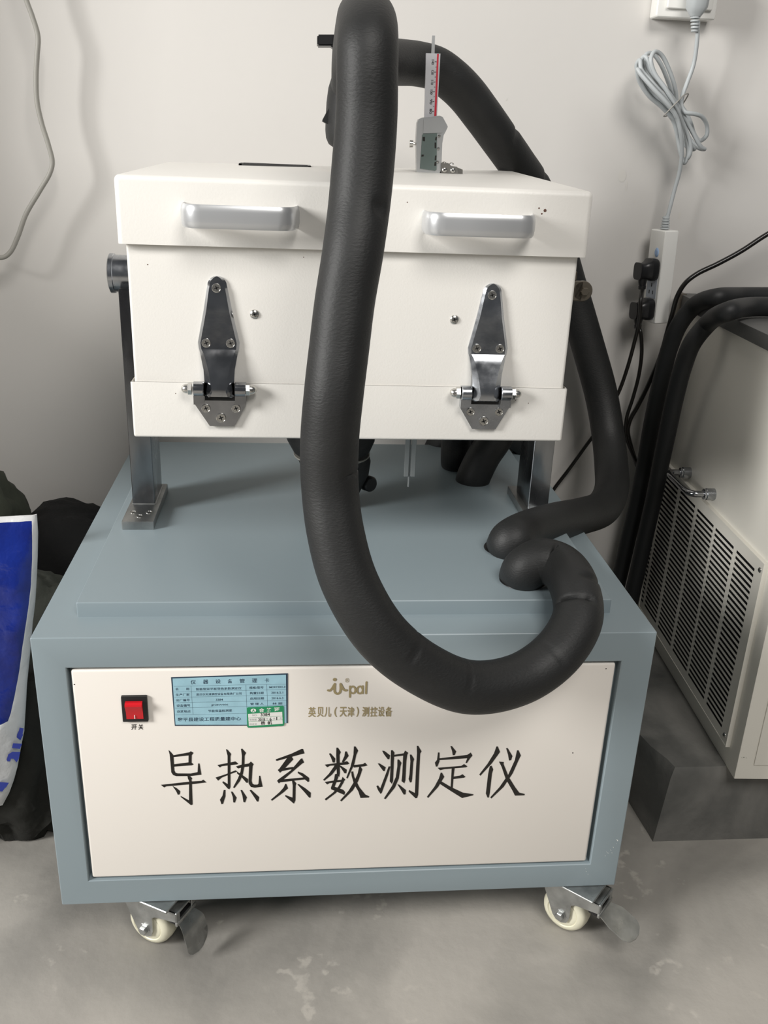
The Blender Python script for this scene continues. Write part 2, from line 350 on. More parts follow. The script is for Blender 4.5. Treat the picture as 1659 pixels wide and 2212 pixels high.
# large brush-style lettering, each stroke a polygon of the panel's plane
ST = [
[(0.13996, 0.31328),(0.14155, 0.31133),(0.14397, 0.3076),(0.14481, 0.30598),(0.14486, 0.28471),(0.14602, 0.28143),(0.14859, 0.28022),(0.16369, 0.27962),(0.17194, 0.2815),(0.17292, 0.29364),(0.17423, 0.2936),(0.17578, 0.27812),(0.16358, 0.27668),(0.14713, 0.277),(0.14365, 0.27857),(0.14173, 0.28237),(0.14147, 0.29612),(0.1411, 0.30735)],
[(0.14323, 0.3057),(0.16359, 0.30964),(0.16495, 0.31104),(0.16774, 0.30905),(0.16566, 0.3059),(0.16512, 0.29547),(0.16194, 0.29475),(0.16252, 0.30583),(0.14314, 0.30378)],
[(0.14355, 0.29316),(0.16434, 0.29581),(0.16712, 0.29299),(0.1655, 0.29191),(0.14448, 0.29056)],
[(0.12903, 0.26461),(0.16324, 0.26817),(0.17584, 0.26877),(0.17788, 0.27036),(0.18121, 0.2668),(0.16444, 0.265),(0.1346, 0.26279),(0.13228, 0.26121)],
[(0.16001, 0.27646),(0.16288, 0.27572),(0.16488, 0.27304),(0.164, 0.27077),(0.16422, 0.26616),(0.16393, 0.23539),(0.16229, 0.23444),(0.15106, 0.2467),(0.15085, 0.24787),(0.16028, 0.24088),(0.16171, 0.26953),(0.16052, 0.27284)],
[(0.14211, 0.26256),(0.14632, 0.25929),(0.15035, 0.2547),(0.14951, 0.25058),(0.14763, 0.25014),(0.14613, 0.25516)],
[(0.19521, 0.29108),(0.20769, 0.29349),(0.21566, 0.29538),(0.21865, 0.2927),(0.21757, 0.29175),(0.19966, 0.28966),(0.19763, 0.28793)],
[(0.20555, 0.31286),(0.20684, 0.31235),(0.2109, 0.30631),(0.21003, 0.30312),(0.20896, 0.259),(0.20783, 0.25621),(0.20612, 0.25743),(0.20008, 0.26639),(0.2009, 0.26736),(0.20626, 0.26323),(0.20729, 0.304)],
[(0.19256, 0.2732),(0.20463, 0.27761),(0.21564, 0.28269),(0.21748, 0.28133),(0.20728, 0.2772),(0.19921, 0.27334),(0.1951, 0.26918)],
[(0.22289, 0.3129),(0.22395, 0.31319),(0.22806, 0.30747),(0.2264, 0.30349),(0.22586, 0.28892),(0.22392, 0.27753),(0.22039, 0.26776),(0.21375, 0.25769),(0.21257, 0.25873),(0.21846, 0.27112),(0.22172, 0.28088),(0.22327, 0.29225),(0.22376, 0.30356)],
[(0.21657, 0.28837),(0.22218, 0.29033),(0.23149, 0.29202),(0.23379, 0.29472),(0.23666, 0.29106),(0.23543, 0.28865),(0.23403, 0.26735),(0.23477, 0.26319),(0.23702, 0.26146),(0.24105, 0.26134),(0.24242, 0.26296),(0.24323, 0.27418),(0.2443, 0.27414),(0.2468, 0.25867),(0.23764, 0.25762),(0.23336, 0.25875),(0.23101, 0.2633),(0.23082, 0.26745),(0.2317, 0.28843),(0.22344, 0.28736),(0.21877, 0.28586)],
[(0.21773, 0.28066),(0.22322, 0.27591),(0.22979, 0.26996),(0.2297, 0.265),(0.2281, 0.26505),(0.22316, 0.27263),(0.21729, 0.27904)],
[(0.20137, 0.25475),(0.2031, 0.2547),(0.20274, 0.24586),(0.19976, 0.23504),(0.19814, 0.23476),(0.1967, 0.24103),(0.19981, 0.24679)],
[(0.20987, 0.25215),(0.21121, 0.25211),(0.21585, 0.24326),(0.21395, 0.23659),(0.21221, 0.23699),(0.21185, 0.24473)],
[(0.22119, 0.25413),(0.22253, 0.25409),(0.22798, 0.24337),(0.22597, 0.23653),(0.22422, 0.23693),(0.22331, 0.24604)],
[(0.23193, 0.25346),(0.23328, 0.25409),(0.24257, 0.24323),(0.24168, 0.23702),(0.24032, 0.23707),(0.23612, 0.24563)],
[(0.26307, 0.29716),(0.28082, 0.30447),(0.2928, 0.31094),(0.2944, 0.3109),(0.29603, 0.3052),(0.28883, 0.30312),(0.2648, 0.29565),(0.2632, 0.2957)],
[(0.27682, 0.29971),(0.28109, 0.30074),(0.28296, 0.29679),(0.27277, 0.284),(0.26766, 0.2784),(0.26526, 0.28209),(0.26674, 0.28319)],
[(0.2666, 0.28155),(0.27143, 0.28404),(0.28284, 0.28569),(0.28459, 0.28367),(0.27008, 0.2808),(0.26766, 0.27857)],
[(0.29219, 0.29719),(0.29353, 0.29764),(0.29557, 0.2922),(0.29289, 0.29032),(0.27139, 0.26822),(0.26624, 0.26306),(0.26437, 0.26644),(0.266, 0.26838),(0.28015, 0.28051)],
[(0.26666, 0.26604),(0.27004, 0.26793),(0.29501, 0.27017),(0.29773, 0.26776),(0.28488, 0.26649),(0.26733, 0.26436)],
[(0.28864, 0.2773),(0.2889, 0.27894),(0.29431, 0.27631),(0.30178, 0.26947),(0.30195, 0.26481),(0.30074, 0.26401),(0.29705, 0.26778),(0.2946, 0.27184)],
[(0.28191, 0.26591),(0.28421, 0.26551),(0.28665, 0.26211),(0.28585, 0.25913),(0.28562, 0.23727),(0.28398, 0.23257),(0.27404, 0.24356),(0.27377, 0.24526),(0.28247, 0.2411),(0.28286, 0.25922)],
[(0.2738, 0.2615),(0.27488, 0.26147),(0.27677, 0.25523),(0.27133, 0.24954),(0.25797, 0.23784),(0.25689, 0.23906),(0.26727, 0.24967),(0.27203, 0.25622)],
[(0.28842, 0.26039),(0.28977, 0.26068),(0.29713, 0.2546),(0.30399, 0.24766),(0.30378, 0.24091),(0.30241, 0.24096),(0.29717, 0.24872)],
[(0.33379, 0.31179),(0.33533, 0.31175),(0.33869, 0.30554),(0.33737, 0.30185),(0.33821, 0.27546),(0.33769, 0.27015),(0.33513, 0.27365),(0.33382, 0.30194)],
[(0.32531, 0.30366),(0.32684, 0.30399),(0.33237, 0.29637),(0.33201, 0.29113),(0.32983, 0.29138),(0.3277, 0.29837)],
[(0.34408, 0.30614),(0.34578, 0.3061),(0.34808, 0.30007),(0.34255, 0.29084),(0.34067, 0.29183),(0.3436, 0.29981)],
[(0.3206, 0.28806),(0.33327, 0.28959),(0.34333, 0.29082),(0.3464, 0.29224),(0.34927, 0.28915),(0.34728, 0.28807),(0.32635, 0.28677),(0.32328, 0.28479)],
[(0.33563, 0.28783),(0.33495, 0.28313),(0.32889, 0.27383),(0.31998, 0.26514),(0.31903, 0.2665),(0.32576, 0.27487),(0.33104, 0.28419),(0.33298, 0.28847)],
[(0.3372, 0.28685),(0.33956, 0.28565),(0.34637, 0.27997),(0.34601, 0.27523),(0.34414, 0.27529),(0.34041, 0.28203)],
[(0.33279, 0.27372),(0.33511, 0.2746),(0.33645, 0.2698),(0.33233, 0.25555),(0.3347, 0.25452),(0.34263, 0.2508),(0.34507, 0.24743),(0.34437, 0.24357),(0.33242, 0.25034),(0.32862, 0.25239),(0.32843, 0.25471),(0.33213, 0.26707)],
[(0.32095, 0.263),(0.33373, 0.26492),(0.34076, 0.26547),(0.34176, 0.26964),(0.34482, 0.26573),(0.34315, 0.26348),(0.33924, 0.26303),(0.32597, 0.26151),(0.32365, 0.25966)],
[(0.34079, 0.26394),(0.34347, 0.2629),(0.33942, 0.25437),(0.33406, 0.24681),(0.32243, 0.23611),(0.3213, 0.2379),(0.33091, 0.24691),(0.33704, 0.25541)],
[(0.35441, 0.31294),(0.35596, 0.3129),(0.35905, 0.30724),(0.35704, 0.30133),(0.35505, 0.28824),(0.34775, 0.26756),(0.34648, 0.26855),(0.35125, 0.28456),(0.35425, 0.3014)],
[(0.35354, 0.28639),(0.36598, 0.28755),(0.36795, 0.28939),(0.37087, 0.28591),(0.36762, 0.28486),(0.35518, 0.28332)],
[(0.36142, 0.28333),(0.36263, 0.28462),(0.3648, 0.28001),(0.36354, 0.27473),(0.36041, 0.26335),(0.35446, 0.25004),(0.3411, 0.23393),(0.33996, 0.23553),(0.34976, 0.24922),(0.35648, 0.26346),(0.36009, 0.27483)],
[(0.35222, 0.27696),(0.35409, 0.27728),(0.35554, 0.26924),(0.36225, 0.25366),(0.36969, 0.24276),(0.37453, 0.24007),(0.3741, 0.23872),(0.36426, 0.23845),(0.36162, 0.24787),(0.35579, 0.25964),(0.35283, 0.27123)],
[(0.3881, 0.30612),(0.3903, 0.30569),(0.39726, 0.29932),(0.39668, 0.29426),(0.39511, 0.2943),(0.39046, 0.30138)],
[(0.38362, 0.28801),(0.38551, 0.28777),(0.39277, 0.28226),(0.39171, 0.27696),(0.39044, 0.27738),(0.38644, 0.28358)],
[(0.38306, 0.25495),(0.38461, 0.25587),(0.38762, 0.25132),(0.39665, 0.28329),(0.39854, 0.28324),(0.39632, 0.27186),(0.38944, 0.24505),(0.38821, 0.24392),(0.38533, 0.24907)],
[(0.39854, 0.30622),(0.39992, 0.30656),(0.40224, 0.30351),(0.40215, 0.29071),(0.40241, 0.26208),(0.4013, 0.25826),(0.39894, 0.2618),(0.39909, 0.28132)],
[(0.40152, 0.29827),(0.40224, 0.29975),(0.41389, 0.3017),(0.41528, 0.30541),(0.4187, 0.30251),(0.41774, 0.29972),(0.41709, 0.2903),(0.41729, 0.2626),(0.41637, 0.25857),(0.4132, 0.26176),(0.41371, 0.27136),(0.41339, 0.29889),(0.40217, 0.29769)],
[(0.40677, 0.29285),(0.40834, 0.29281),(0.41137, 0.28819),(0.41035, 0.2829),(0.40922, 0.26573),(0.40504, 0.25233),(0.39458, 0.2357),(0.39294, 0.23673),(0.40178, 0.25437),(0.40597, 0.26775),(0.4072, 0.28299)],
[(0.40834, 0.25688),(0.41044, 0.25604),(0.41861, 0.24802),(0.41857, 0.24217),(0.41667, 0.24184),(0.4123, 0.25017)],
[(0.42135, 0.29962),(0.42292, 0.29958),(0.42638, 0.29327),(0.42549, 0.28913),(0.42542, 0.26525),(0.42505, 0.25986),(0.42347, 0.25952),(0.42165, 0.2644),(0.42243, 0.2711),(0.4226, 0.29015)],
[(0.42904, 0.31179),(0.43027, 0.31213),(0.43461, 0.30416),(0.4332, 0.30119),(0.43355, 0.27078),(0.43401, 0.2407),(0.43296, 0.23622),(0.43137, 0.23588),(0.42254, 0.24595),(0.42277, 0.24789),(0.4302, 0.24317),(0.42987, 0.28045),(0.4299, 0.30128)],
[(0.46946, 0.31058),(0.47088, 0.31055),(0.47645, 0.30288),(0.47518, 0.2982),(0.47315, 0.29787),(0.47195, 0.30394)],
[(0.45504, 0.30175),(0.45647, 0.30171),(0.45707, 0.28921),(0.45513, 0.28203),(0.45354, 0.28207),(0.45227, 0.28744),(0.45458, 0.29118)],
[(0.45526, 0.29305),(0.49063, 0.29741),(0.49437, 0.30053),(0.49656, 0.29668),(0.49413, 0.29295),(0.49066, 0.286),(0.48951, 0.28642),(0.4911, 0.29304),(0.45537, 0.29115)],
[(0.45606, 0.27971),(0.4846, 0.28158),(0.4876, 0.28418),(0.4915, 0.28101),(0.49031, 0.27989),(0.46412, 0.27795),(0.45896, 0.27656)],
[(0.47306, 0.28019),(0.47638, 0.28048),(0.47584, 0.26954),(0.47592, 0.24916),(0.47366, 0.24923),(0.47344, 0.26961)],
[(0.47608, 0.26606),(0.48399, 0.26737),(0.48675, 0.26922),(0.49037, 0.26564),(0.489, 0.26471),(0.47596, 0.26297)],
[(0.46002, 0.27231),(0.4613, 0.27228),(0.46438, 0.26641),(0.45776, 0.25167),(0.44665, 0.23577),(0.44543, 0.23739),(0.45375, 0.2518),(0.4586, 0.26426)],
[(0.46044, 0.26034),(0.4739, 0.25059),(0.48901, 0.24189),(0.50217, 0.2391),(0.50194, 0.23793),(0.48873, 0.23441),(0.47425, 0.2453),(0.45988, 0.25647)],
[(0.5252, 0.3086),(0.52664, 0.30857),(0.52985, 0.30093),(0.52115, 0.28459),(0.50892, 0.26703),(0.50767, 0.26861),(0.51641, 0.28376),(0.52316, 0.29883)],
[(0.51959, 0.28022),(0.52147, 0.28074),(0.52368, 0.27549),(0.52268, 0.27011),(0.52235, 0.24083),(0.52178, 0.23393),(0.52047, 0.23397),(0.51803, 0.23998),(0.51848, 0.2683),(0.5193, 0.27792)],
[(0.53723, 0.30603),(0.53883, 0.30599),(0.54564, 0.29443),(0.54456, 0.28873),(0.54234, 0.28841),(0.54064, 0.29646)],
[(0.55085, 0.30228),(0.55244, 0.30242),(0.55586, 0.29511),(0.55375, 0.28848),(0.54827, 0.26937),(0.53872, 0.24917),(0.52516, 0.23243),(0.52405, 0.23405),(0.53392, 0.24834),(0.54358, 0.26757),(0.54972, 0.28859)],
[(0.53029, 0.28663),(0.53581, 0.28591),(0.53572, 0.28322),(0.54393, 0.26367),(0.55352, 0.24773),(0.55918, 0.23966),(0.56628, 0.23745),(0.56611, 0.23587),(0.55463, 0.23584),(0.55061, 0.24388),(0.54094, 0.26084),(0.53413, 0.27943)],
]
PF = 0.0014                      # face of the front panel
bm = bmesh.new()
def outset(pl, d):
    n = len(pl); ar = sum(pl[i][0] * pl[(i + 1) % n][1] - pl[(i + 1) % n][0] * pl[i][1] for i in range(n)); sg = 1 if ar > 0 else -1; out = []
    for i in range(n):
        p = Vector(pl[i]); a = (p - Vector(pl[i - 1])).normalized(); b = (Vector(pl[(i + 1) % n]) - p).normalized()
        na = Vector((a.y, -a.x)) * sg; nb = Vector((b.y, -b.x)) * sg; m_ = na + nb
        m_ = m_.normalized() if m_.length > .3 else na
        out.append(tuple(p + m_ * d))
    return out
for k, pl in enumerate(ST): pl = outset(pl, .00028); prism(bm, pl, PF - 0.00022 - 0.00001 * (k % 5), PF + 0.0002)
obj('large_lettering', bm, BLACKINK, fp, 0, 'large black Chinese characters painted across the cream panel')
# gold logo and company line
bm = bmesh.new()
def stroke2(bm, pts, wd, y, th=0.0003):
    P = spline([Vector((a, 0, b)) for a, b in pts], 8)
    Q = []
    for i in range(len(P)):
        t = (P[min(i + 1, len(P) - 1)] - P[max(0, i - 1)]).normalized(); Q.append((P[i], Vector((-t.z, 0, t.x)) * wd / 2))
    P = Q
    A = [bm.verts.new((p.x + n_.x, y, p.z + n_.z)) for p, n_ in P]; B = [bm.verts.new((p.x - n_.x, y, p.z - n_.z)) for p, n_ in P]
    for i in range(len(P) - 1): bm.faces.new((A[i], A[i + 1], B[i + 1], B[i]))
    for p, n_ in (P[0], P[-1]):
        bm.faces.new([bm.verts.new((p.x + math.cos(2 * PI * k / 12) * wd / 2, y - .00003, p.z + math.sin(2 * PI * k / 12) * wd / 2)) for k in range(12)])
LY = PF - 0.0003
stroke2(bm, [(0.32262, 0.39125),(0.32454, 0.39077),(0.32679, 0.39296),(0.32863, 0.39649),(0.3301, 0.39958)], .0027, LY)
stroke2(bm, [(0.3301, 0.39958),(0.32997, 0.39379),(0.33053, 0.38842),(0.33317, 0.3864),(0.33589, 0.38787),(0.33688, 0.39188),(0.33673, 0.39947)], .0027, LY - .00002)
stroke2(bm, [(0.33673, 0.39947),(0.33856, 0.39543),(0.34055, 0.39182),(0.34249, 0.39071),(0.34378, 0.39105)], .0027, LY - .00004)
c = (0.33, 0.40535)
bm.faces.new([bm.verts.new((c[0] + math.cos(2 * PI * k / 20) * .0022, LY, c[1] + math.sin(2 * PI * k / 20) * .0022)) for k in range(20)])
put_text(bm, '®', [(0.34187, 0.40134),(0.34645, 0.40126),(0.34631, 0.40703),(0.34174, 0.4071)], LY)
stroke2(bm, [(0.34748, 0.39616),(0.34783, 0.38181)], .0022, LY)
stroke2(bm, [(0.3477, 0.39348),(0.35039, 0.39611),(0.35312, 0.3941),(0.35375, 0.39069),(0.35276, 0.3873),(0.35025, 0.38671),(0.34798, 0.38855)], .0022, LY - .00002)
stroke2(bm, [(0.36197, 0.39278),(0.35958, 0.39595),(0.35694, 0.39466),(0.35604, 0.39083),(0.35715, 0.38704),(0.3597, 0.38627),(0.36194, 0.38875)], .0022, LY)
stroke2(bm, [(0.36218, 0.39627),(0.36231, 0.38649)], .0022, LY - .00002)
stroke2(bm, [(0.36631, 0.40137),(0.36616, 0.38642)], .0024, LY)
for ch, x0, x1 in (('英', 178, 290),('贝', 308, 405),('儿', 415, 518),('(', 565, 605),('天', 645, 752),('津', 760, 862),(')', 895, 932),('测', 982, 1086),('控', 1104, 1208),('设', 1220, 1318),('备', 1334, 1432)):
    a = 0.0001447 * 1.0
    X0 = 0.30024; X1 = 0.39734
    za = 0.35534; zb = 0.369; za2 = 0.35417; zb2 = 0.36769
    fx = lambda q: X0 + (X1 - X0) * (q - 178) / 1254.0
    fz = lambda q, l, r_: l + (r_ - l) * (q - 178) / 1254.0
    put_text(bm, ch, [(fx(x0), fz(x0, za, za2)),(fx(x1), fz(x1, za, za2)),(fx(x1), fz(x1, zb, zb2)),(fx(x0), fz(x0, zb, zb2))], LY, bold=0.018)
obj('gold_logo', bm, GOLD, fp, 0, 'gold maker mark and company line')
# rocker switch
bm = bmesh.new(); box(bm, .0914, .1200, PF - .0035, PF + .004, .3552, .3888, .0012, 2)
swt = obj('rocker_switch', bm, BLACKP, cab, 35, 'square black rocker switch')
bm = bmesh.new()
loft(bm, [[(x, y, z) for y, z in ((PF - .0095, .3815),(PF - .0100, .3795),(PF - .0055, .3700),(PF - .0045, .3600),(PF - .0030, .3595),(PF - .0030, .3830),(PF - .007, .3830))] for x in (.0962, .1149)])
obj('rocker', bm, RED, swt, 30, 'red rocker key')
bm = bmesh.new(); box(bm, .1052, .1060, PF - .0058, PF - .0045, .3610, .3655); obj('rocker_mark', bm, CARDW, swt, 0)
bm = bmesh.new()
put_text(bm, '开', [(0.09947, 0.34244),(0.10567, 0.34261),(0.10611, 0.34981),(0.09993, 0.34963)], LY, bold=.02); put_text(bm, '关', [(0.10722, 0.34257),(0.11291, 0.34275),(0.11333, 0.34996),(0.10765, 0.34977)], LY, bold=.02)
obj('switch_lettering', bm, BLACKINK, fp, 0)
# blue equipment card
bm = bmesh.new()
prism(bm, [(0.14738, 0.41126),(0.27698, 0.41437),(0.27691, 0.34801),(0.22974, 0.34546),(0.14853, 0.34698)], PF - .0005, PF)
crd = obj('equipment_card', bm, mat('card_edge_dark', (.02, .045, .075), .5), cab, 0, 'pale blue printed equipment card with dark border')
bm = bmesh.new(); prism(bm, [(0.14897, 0.40996),(0.27487, 0.41283),(0.27536, 0.34804),(0.22976, 0.34679),(0.14945, 0.3486)], PF - .0006, PF - .0004)
obj('card_face', bm, CARD, crd, 0)
bm = bmesh.new(); CY = PF - .0007
for a, b in [[(0.14973, 0.39974),(0.27485, 0.40075)], [(0.1498, 0.39234),(0.27501, 0.39347)], [(0.14989, 0.38529),(0.27517, 0.38615)], [(0.1498, 0.37811),(0.27524, 0.37889)], [(0.14981, 0.37109),(0.2754, 0.3721)], [(0.1498, 0.36181),(0.23003, 0.36235)], [(0.16882, 0.39981),(0.16967, 0.36199)], [(0.22986, 0.40033),(0.23033, 0.36946)], [(0.25328, 0.40042),(0.25385, 0.37101)]]:
    line(bm, a, b, .00022, CY)
for s, q in (('仪', [(0.1685, 0.40227),(0.17432, 0.40235),(0.17453, 0.40775),(0.16872, 0.40767)]),('器', [(0.18223, 0.40243),(0.18807, 0.40251),(0.18825, 0.40792),(0.18242, 0.40784)]),('设', [(0.19599, 0.40259),(0.20184, 0.40267),(0.20199, 0.40808),(0.19616, 0.40801)]),('备', [(0.20937, 0.40276),(0.21498, 0.40283),(0.2151, 0.40805),(0.2095, 0.40798)]),('管', [(0.22278, 0.40293),(0.22865, 0.403),(0.22875, 0.40843),(0.22289, 0.40835)]),('理', [(0.23664, 0.40309),(0.24253, 0.40316),(0.2426, 0.40859),(0.23672, 0.40852)]),('卡', [(0.25095, 0.40314),(0.25601, 0.4032),(0.25606, 0.40874),(0.25101, 0.40868)]),
             ('名', [(0.15155, 0.39438),(0.15463, 0.39442),(0.15478, 0.39777),(0.15171, 0.39774)]),('称', [(0.16319, 0.39437),(0.16694, 0.39442),(0.16708, 0.39778),(0.16333, 0.39773)]),('智能型双平板导热系数测定仪', [(0.174, 0.39378),(0.22487, 0.39438),(0.22494, 0.39776),(0.17413, 0.39715)]),('规格/型号', [(0.23355, 0.3947),(0.24959, 0.39489),(0.24963, 0.39828),(0.23361, 0.39808)]),('IMDRY3001-II', [(0.25577, 0.39561),(0.27416, 0.39582),(0.27417, 0.39812),(0.25579, 0.3979)]),
             ('生产厂家', [(0.15146, 0.38685),(0.16681, 0.38702),(0.16694, 0.3904),(0.15161, 0.39022)]),('英贝尔天津测控设备有限责任公司', [(0.17416, 0.38692),(0.22474, 0.38749),(0.2248, 0.39068),(0.17428, 0.39011)]),('购置日期', [(0.23411, 0.38751),(0.24952, 0.38768),(0.24955, 0.39108),(0.23417, 0.39091)]),('2016.5.1', [(0.25825, 0.38797),(0.27159, 0.38811),(0.2716, 0.39092),(0.25828, 0.39077)]),
             ('出厂编号', [(0.15146, 0.37967),(0.16668, 0.37983),(0.16682, 0.38323),(0.15162, 0.38306)]),('3384', [(0.19573, 0.37982),(0.20373, 0.3799),(0.2038, 0.38261),(0.19581, 0.38252)]),('启用日期', [(0.23416, 0.38029),(0.24986, 0.38045),(0.2499, 0.38387),(0.23422, 0.3837)]),('2016.6.3', [(0.25837, 0.38063),(0.27174, 0.38077),(0.27175, 0.38359),(0.25839, 0.38345)]),
             ('设备编号', [(0.15163, 0.37246),(0.1669, 0.37261),(0.16704, 0.37622),(0.1518, 0.37606)]),('JJNBW006', [(0.1902, 0.37269),(0.20946, 0.37288),(0.20952, 0.3755),(0.19028, 0.37531)]),('管 理 人', [(0.2343, 0.37322),(0.24962, 0.37338),(0.24965, 0.37661),(0.23435, 0.37645)]),('林 丽', [(0.25933, 0.37333),(0.2707, 0.37345),(0.27071, 0.37648),(0.25936, 0.37637)]),
             ('存放地点', [(0.15169, 0.3645),(0.167, 0.36464),(0.16714, 0.36817),(0.15185, 0.36803)]),('节能保温检测室', [(0.18665, 0.36458),(0.2135, 0.36482),(0.21358, 0.36827),(0.18676, 0.36802)]),('黎平县建设工程质量建中心', [(0.15192, 0.35283),(0.22346, 0.35281),(0.22356, 0.35812),(0.15216, 0.35811)])):
    put_text(bm, s, q, CY, bold=.012)
obj('printed_text', bm, INK, crd, 0)
# green inspection sticker
bm = bmesh.new()
prism(bm, [(0.23033, 0.36966),(0.23188, 0.37044),(0.27112, 0.37168),(0.2724, 0.37084),(0.27294, 0.34603),(0.27172, 0.34451),(0.23183, 0.34283),(0.2304, 0.34441)], PF - .0010, PF - .0006)
stk = obj('inspection_sticker', bm, GREEN, cab, 0, 'green and white inspection sticker overlapping the card')
bm = bmesh.new()
SY = PF - .0011
for pl in [[(0.23173, 0.36181),(0.27049, 0.36386),(0.27073, 0.35843),(0.23189, 0.35639)], [(0.23197, 0.35598),(0.27073, 0.35802),(0.27089, 0.3533),(0.23206, 0.35137)], [(0.23214, 0.35096),(0.27089, 0.35288),(0.27113, 0.34752),(0.23239, 0.34529)]]:
    bm.faces.new([bm.verts.new((a, SY, b)) for a, b in pl])
c = (0.23777, 0.36626)
bm.faces.new([bm.verts.new((c[0] + math.cos(2 * PI * k / 24) * .0031, SY, c[1] + math.sin(2 * PI * k / 24) * .0025)) for k in range(24)])
for s, q in (('合', [(0.24413, 0.36389),(0.25011, 0.36395),(0.25017, 0.36923),(0.2442, 0.36918)]),('格', [(0.25268, 0.36422),(0.25867, 0.36428),(0.25871, 0.36967),(0.25273, 0.36961)]),('证', [(0.26124, 0.36466),(0.26767, 0.36472),(0.26769, 0.37011),(0.26128, 0.37005)])): put_text(bm, s, q, SY, bold=.03)
obj('sticker_fields', bm, CARDW, stk, 0)
bm = bmesh.new()
put_text(bm, 'A', [(0.23621, 0.36446),(0.23928, 0.36449),(0.23933, 0.36815),(0.23626, 0.36812)], SY - .0001, 1, bold=.02)
for s, q in (('NO.', [(0.23663, 0.35875),(0.24193, 0.35879),(0.24196, 0.36124),(0.23667, 0.36119)]),('有效期', [(0.23311, 0.35227),(0.24116, 0.35234),(0.2412, 0.35521),(0.23315, 0.35514)]),('年', [(0.25215, 0.3535),(0.25429, 0.35351),(0.25432, 0.35598),(0.25217, 0.35596)]),('月', [(0.26005, 0.35374),(0.26211, 0.35375),(0.26213, 0.35622),(0.26007, 0.3562)]),('日', [(0.26805, 0.35418),(0.26969, 0.35419),(0.26969, 0.35645),(0.26806, 0.35644)]),('检定员', [(0.23318, 0.34651),(0.24134, 0.34657),(0.24137, 0.34925),(0.23323, 0.34919)])): put_text(bm, s, q, SY - .0001)
for s, q in (('3384', [(0.24577, 0.35835),(0.25648, 0.35876),(0.25652, 0.36285),(0.24582, 0.36243)]),('2018', [(0.24312, 0.35164),(0.25084, 0.35193),(0.25089, 0.35604),(0.24317, 0.35574)]),('6', [(0.256, 0.35177),(0.25832, 0.35186),(0.25835, 0.35658),(0.25604, 0.35649)]),('1', [(0.26374, 0.35283),(0.26469, 0.35287),(0.26471, 0.35718),(0.26377, 0.35714)]),('杨', [(0.24606, 0.34643),(0.25079, 0.34661),(0.25084, 0.35175),(0.24612, 0.35157)]),('帆', [(0.2538, 0.34667),(0.2588, 0.34686),(0.25883, 0.35201),(0.25385, 0.35182)])): put_text(bm, s, q, SY - .0001, 2, bold=.02)
obj('sticker_text', bm, [GREYINK, GREEN, BLACKINK], stk, 0)
# paint chips on the lower right frame corner
bm = bmesh.new()
for a, b, s in [(0.69379, 0.16227, 0.0022),(0.69329, 0.15709, 0.0016),(0.68983, 0.15126, 0.0012),(0.68677, 0.14689, 0.0014),(0.6837, 0.14252, 0.0011),(0.68063, 0.13813, 0.0012),(0.68167, 0.1441, 0.0008),(0.65876, 0.11328, 0.0011),(0.6618, 0.10856, 0.0009),(0.65758, 0.1179, 0.0008),(0.68921, 0.1423, 0.0007)]:
    a = min(a, .6975)
    bm.faces.new([bm.verts.new((a + math.cos(k * PI / 3 + s * 900) * s * (.5 + .3 * math.sin(k * 7 + a * 300)), -.0001, b + math.sin(k * PI / 3) * s * (.9 + .3 * math.sin(k * 5)))) for k in range(6)])
tag(obj('paint_chips', bm, CARDW, cab, 0, 'small white paint chips'), kind='stuff')
bm = bmesh.new()
for x, z in [(0.62004, 0.29703),(0.64595, 0.4147),(0.04165, 0.40368)]: lathe(bm, (x, PF + .0001, z),(0, -1, 0), [(0, .0009),(.0003, .0006),(.0003, 0)], 8)
tag(obj('panel_specks', bm, BLACKINK, fp, 0), kind='stuff')

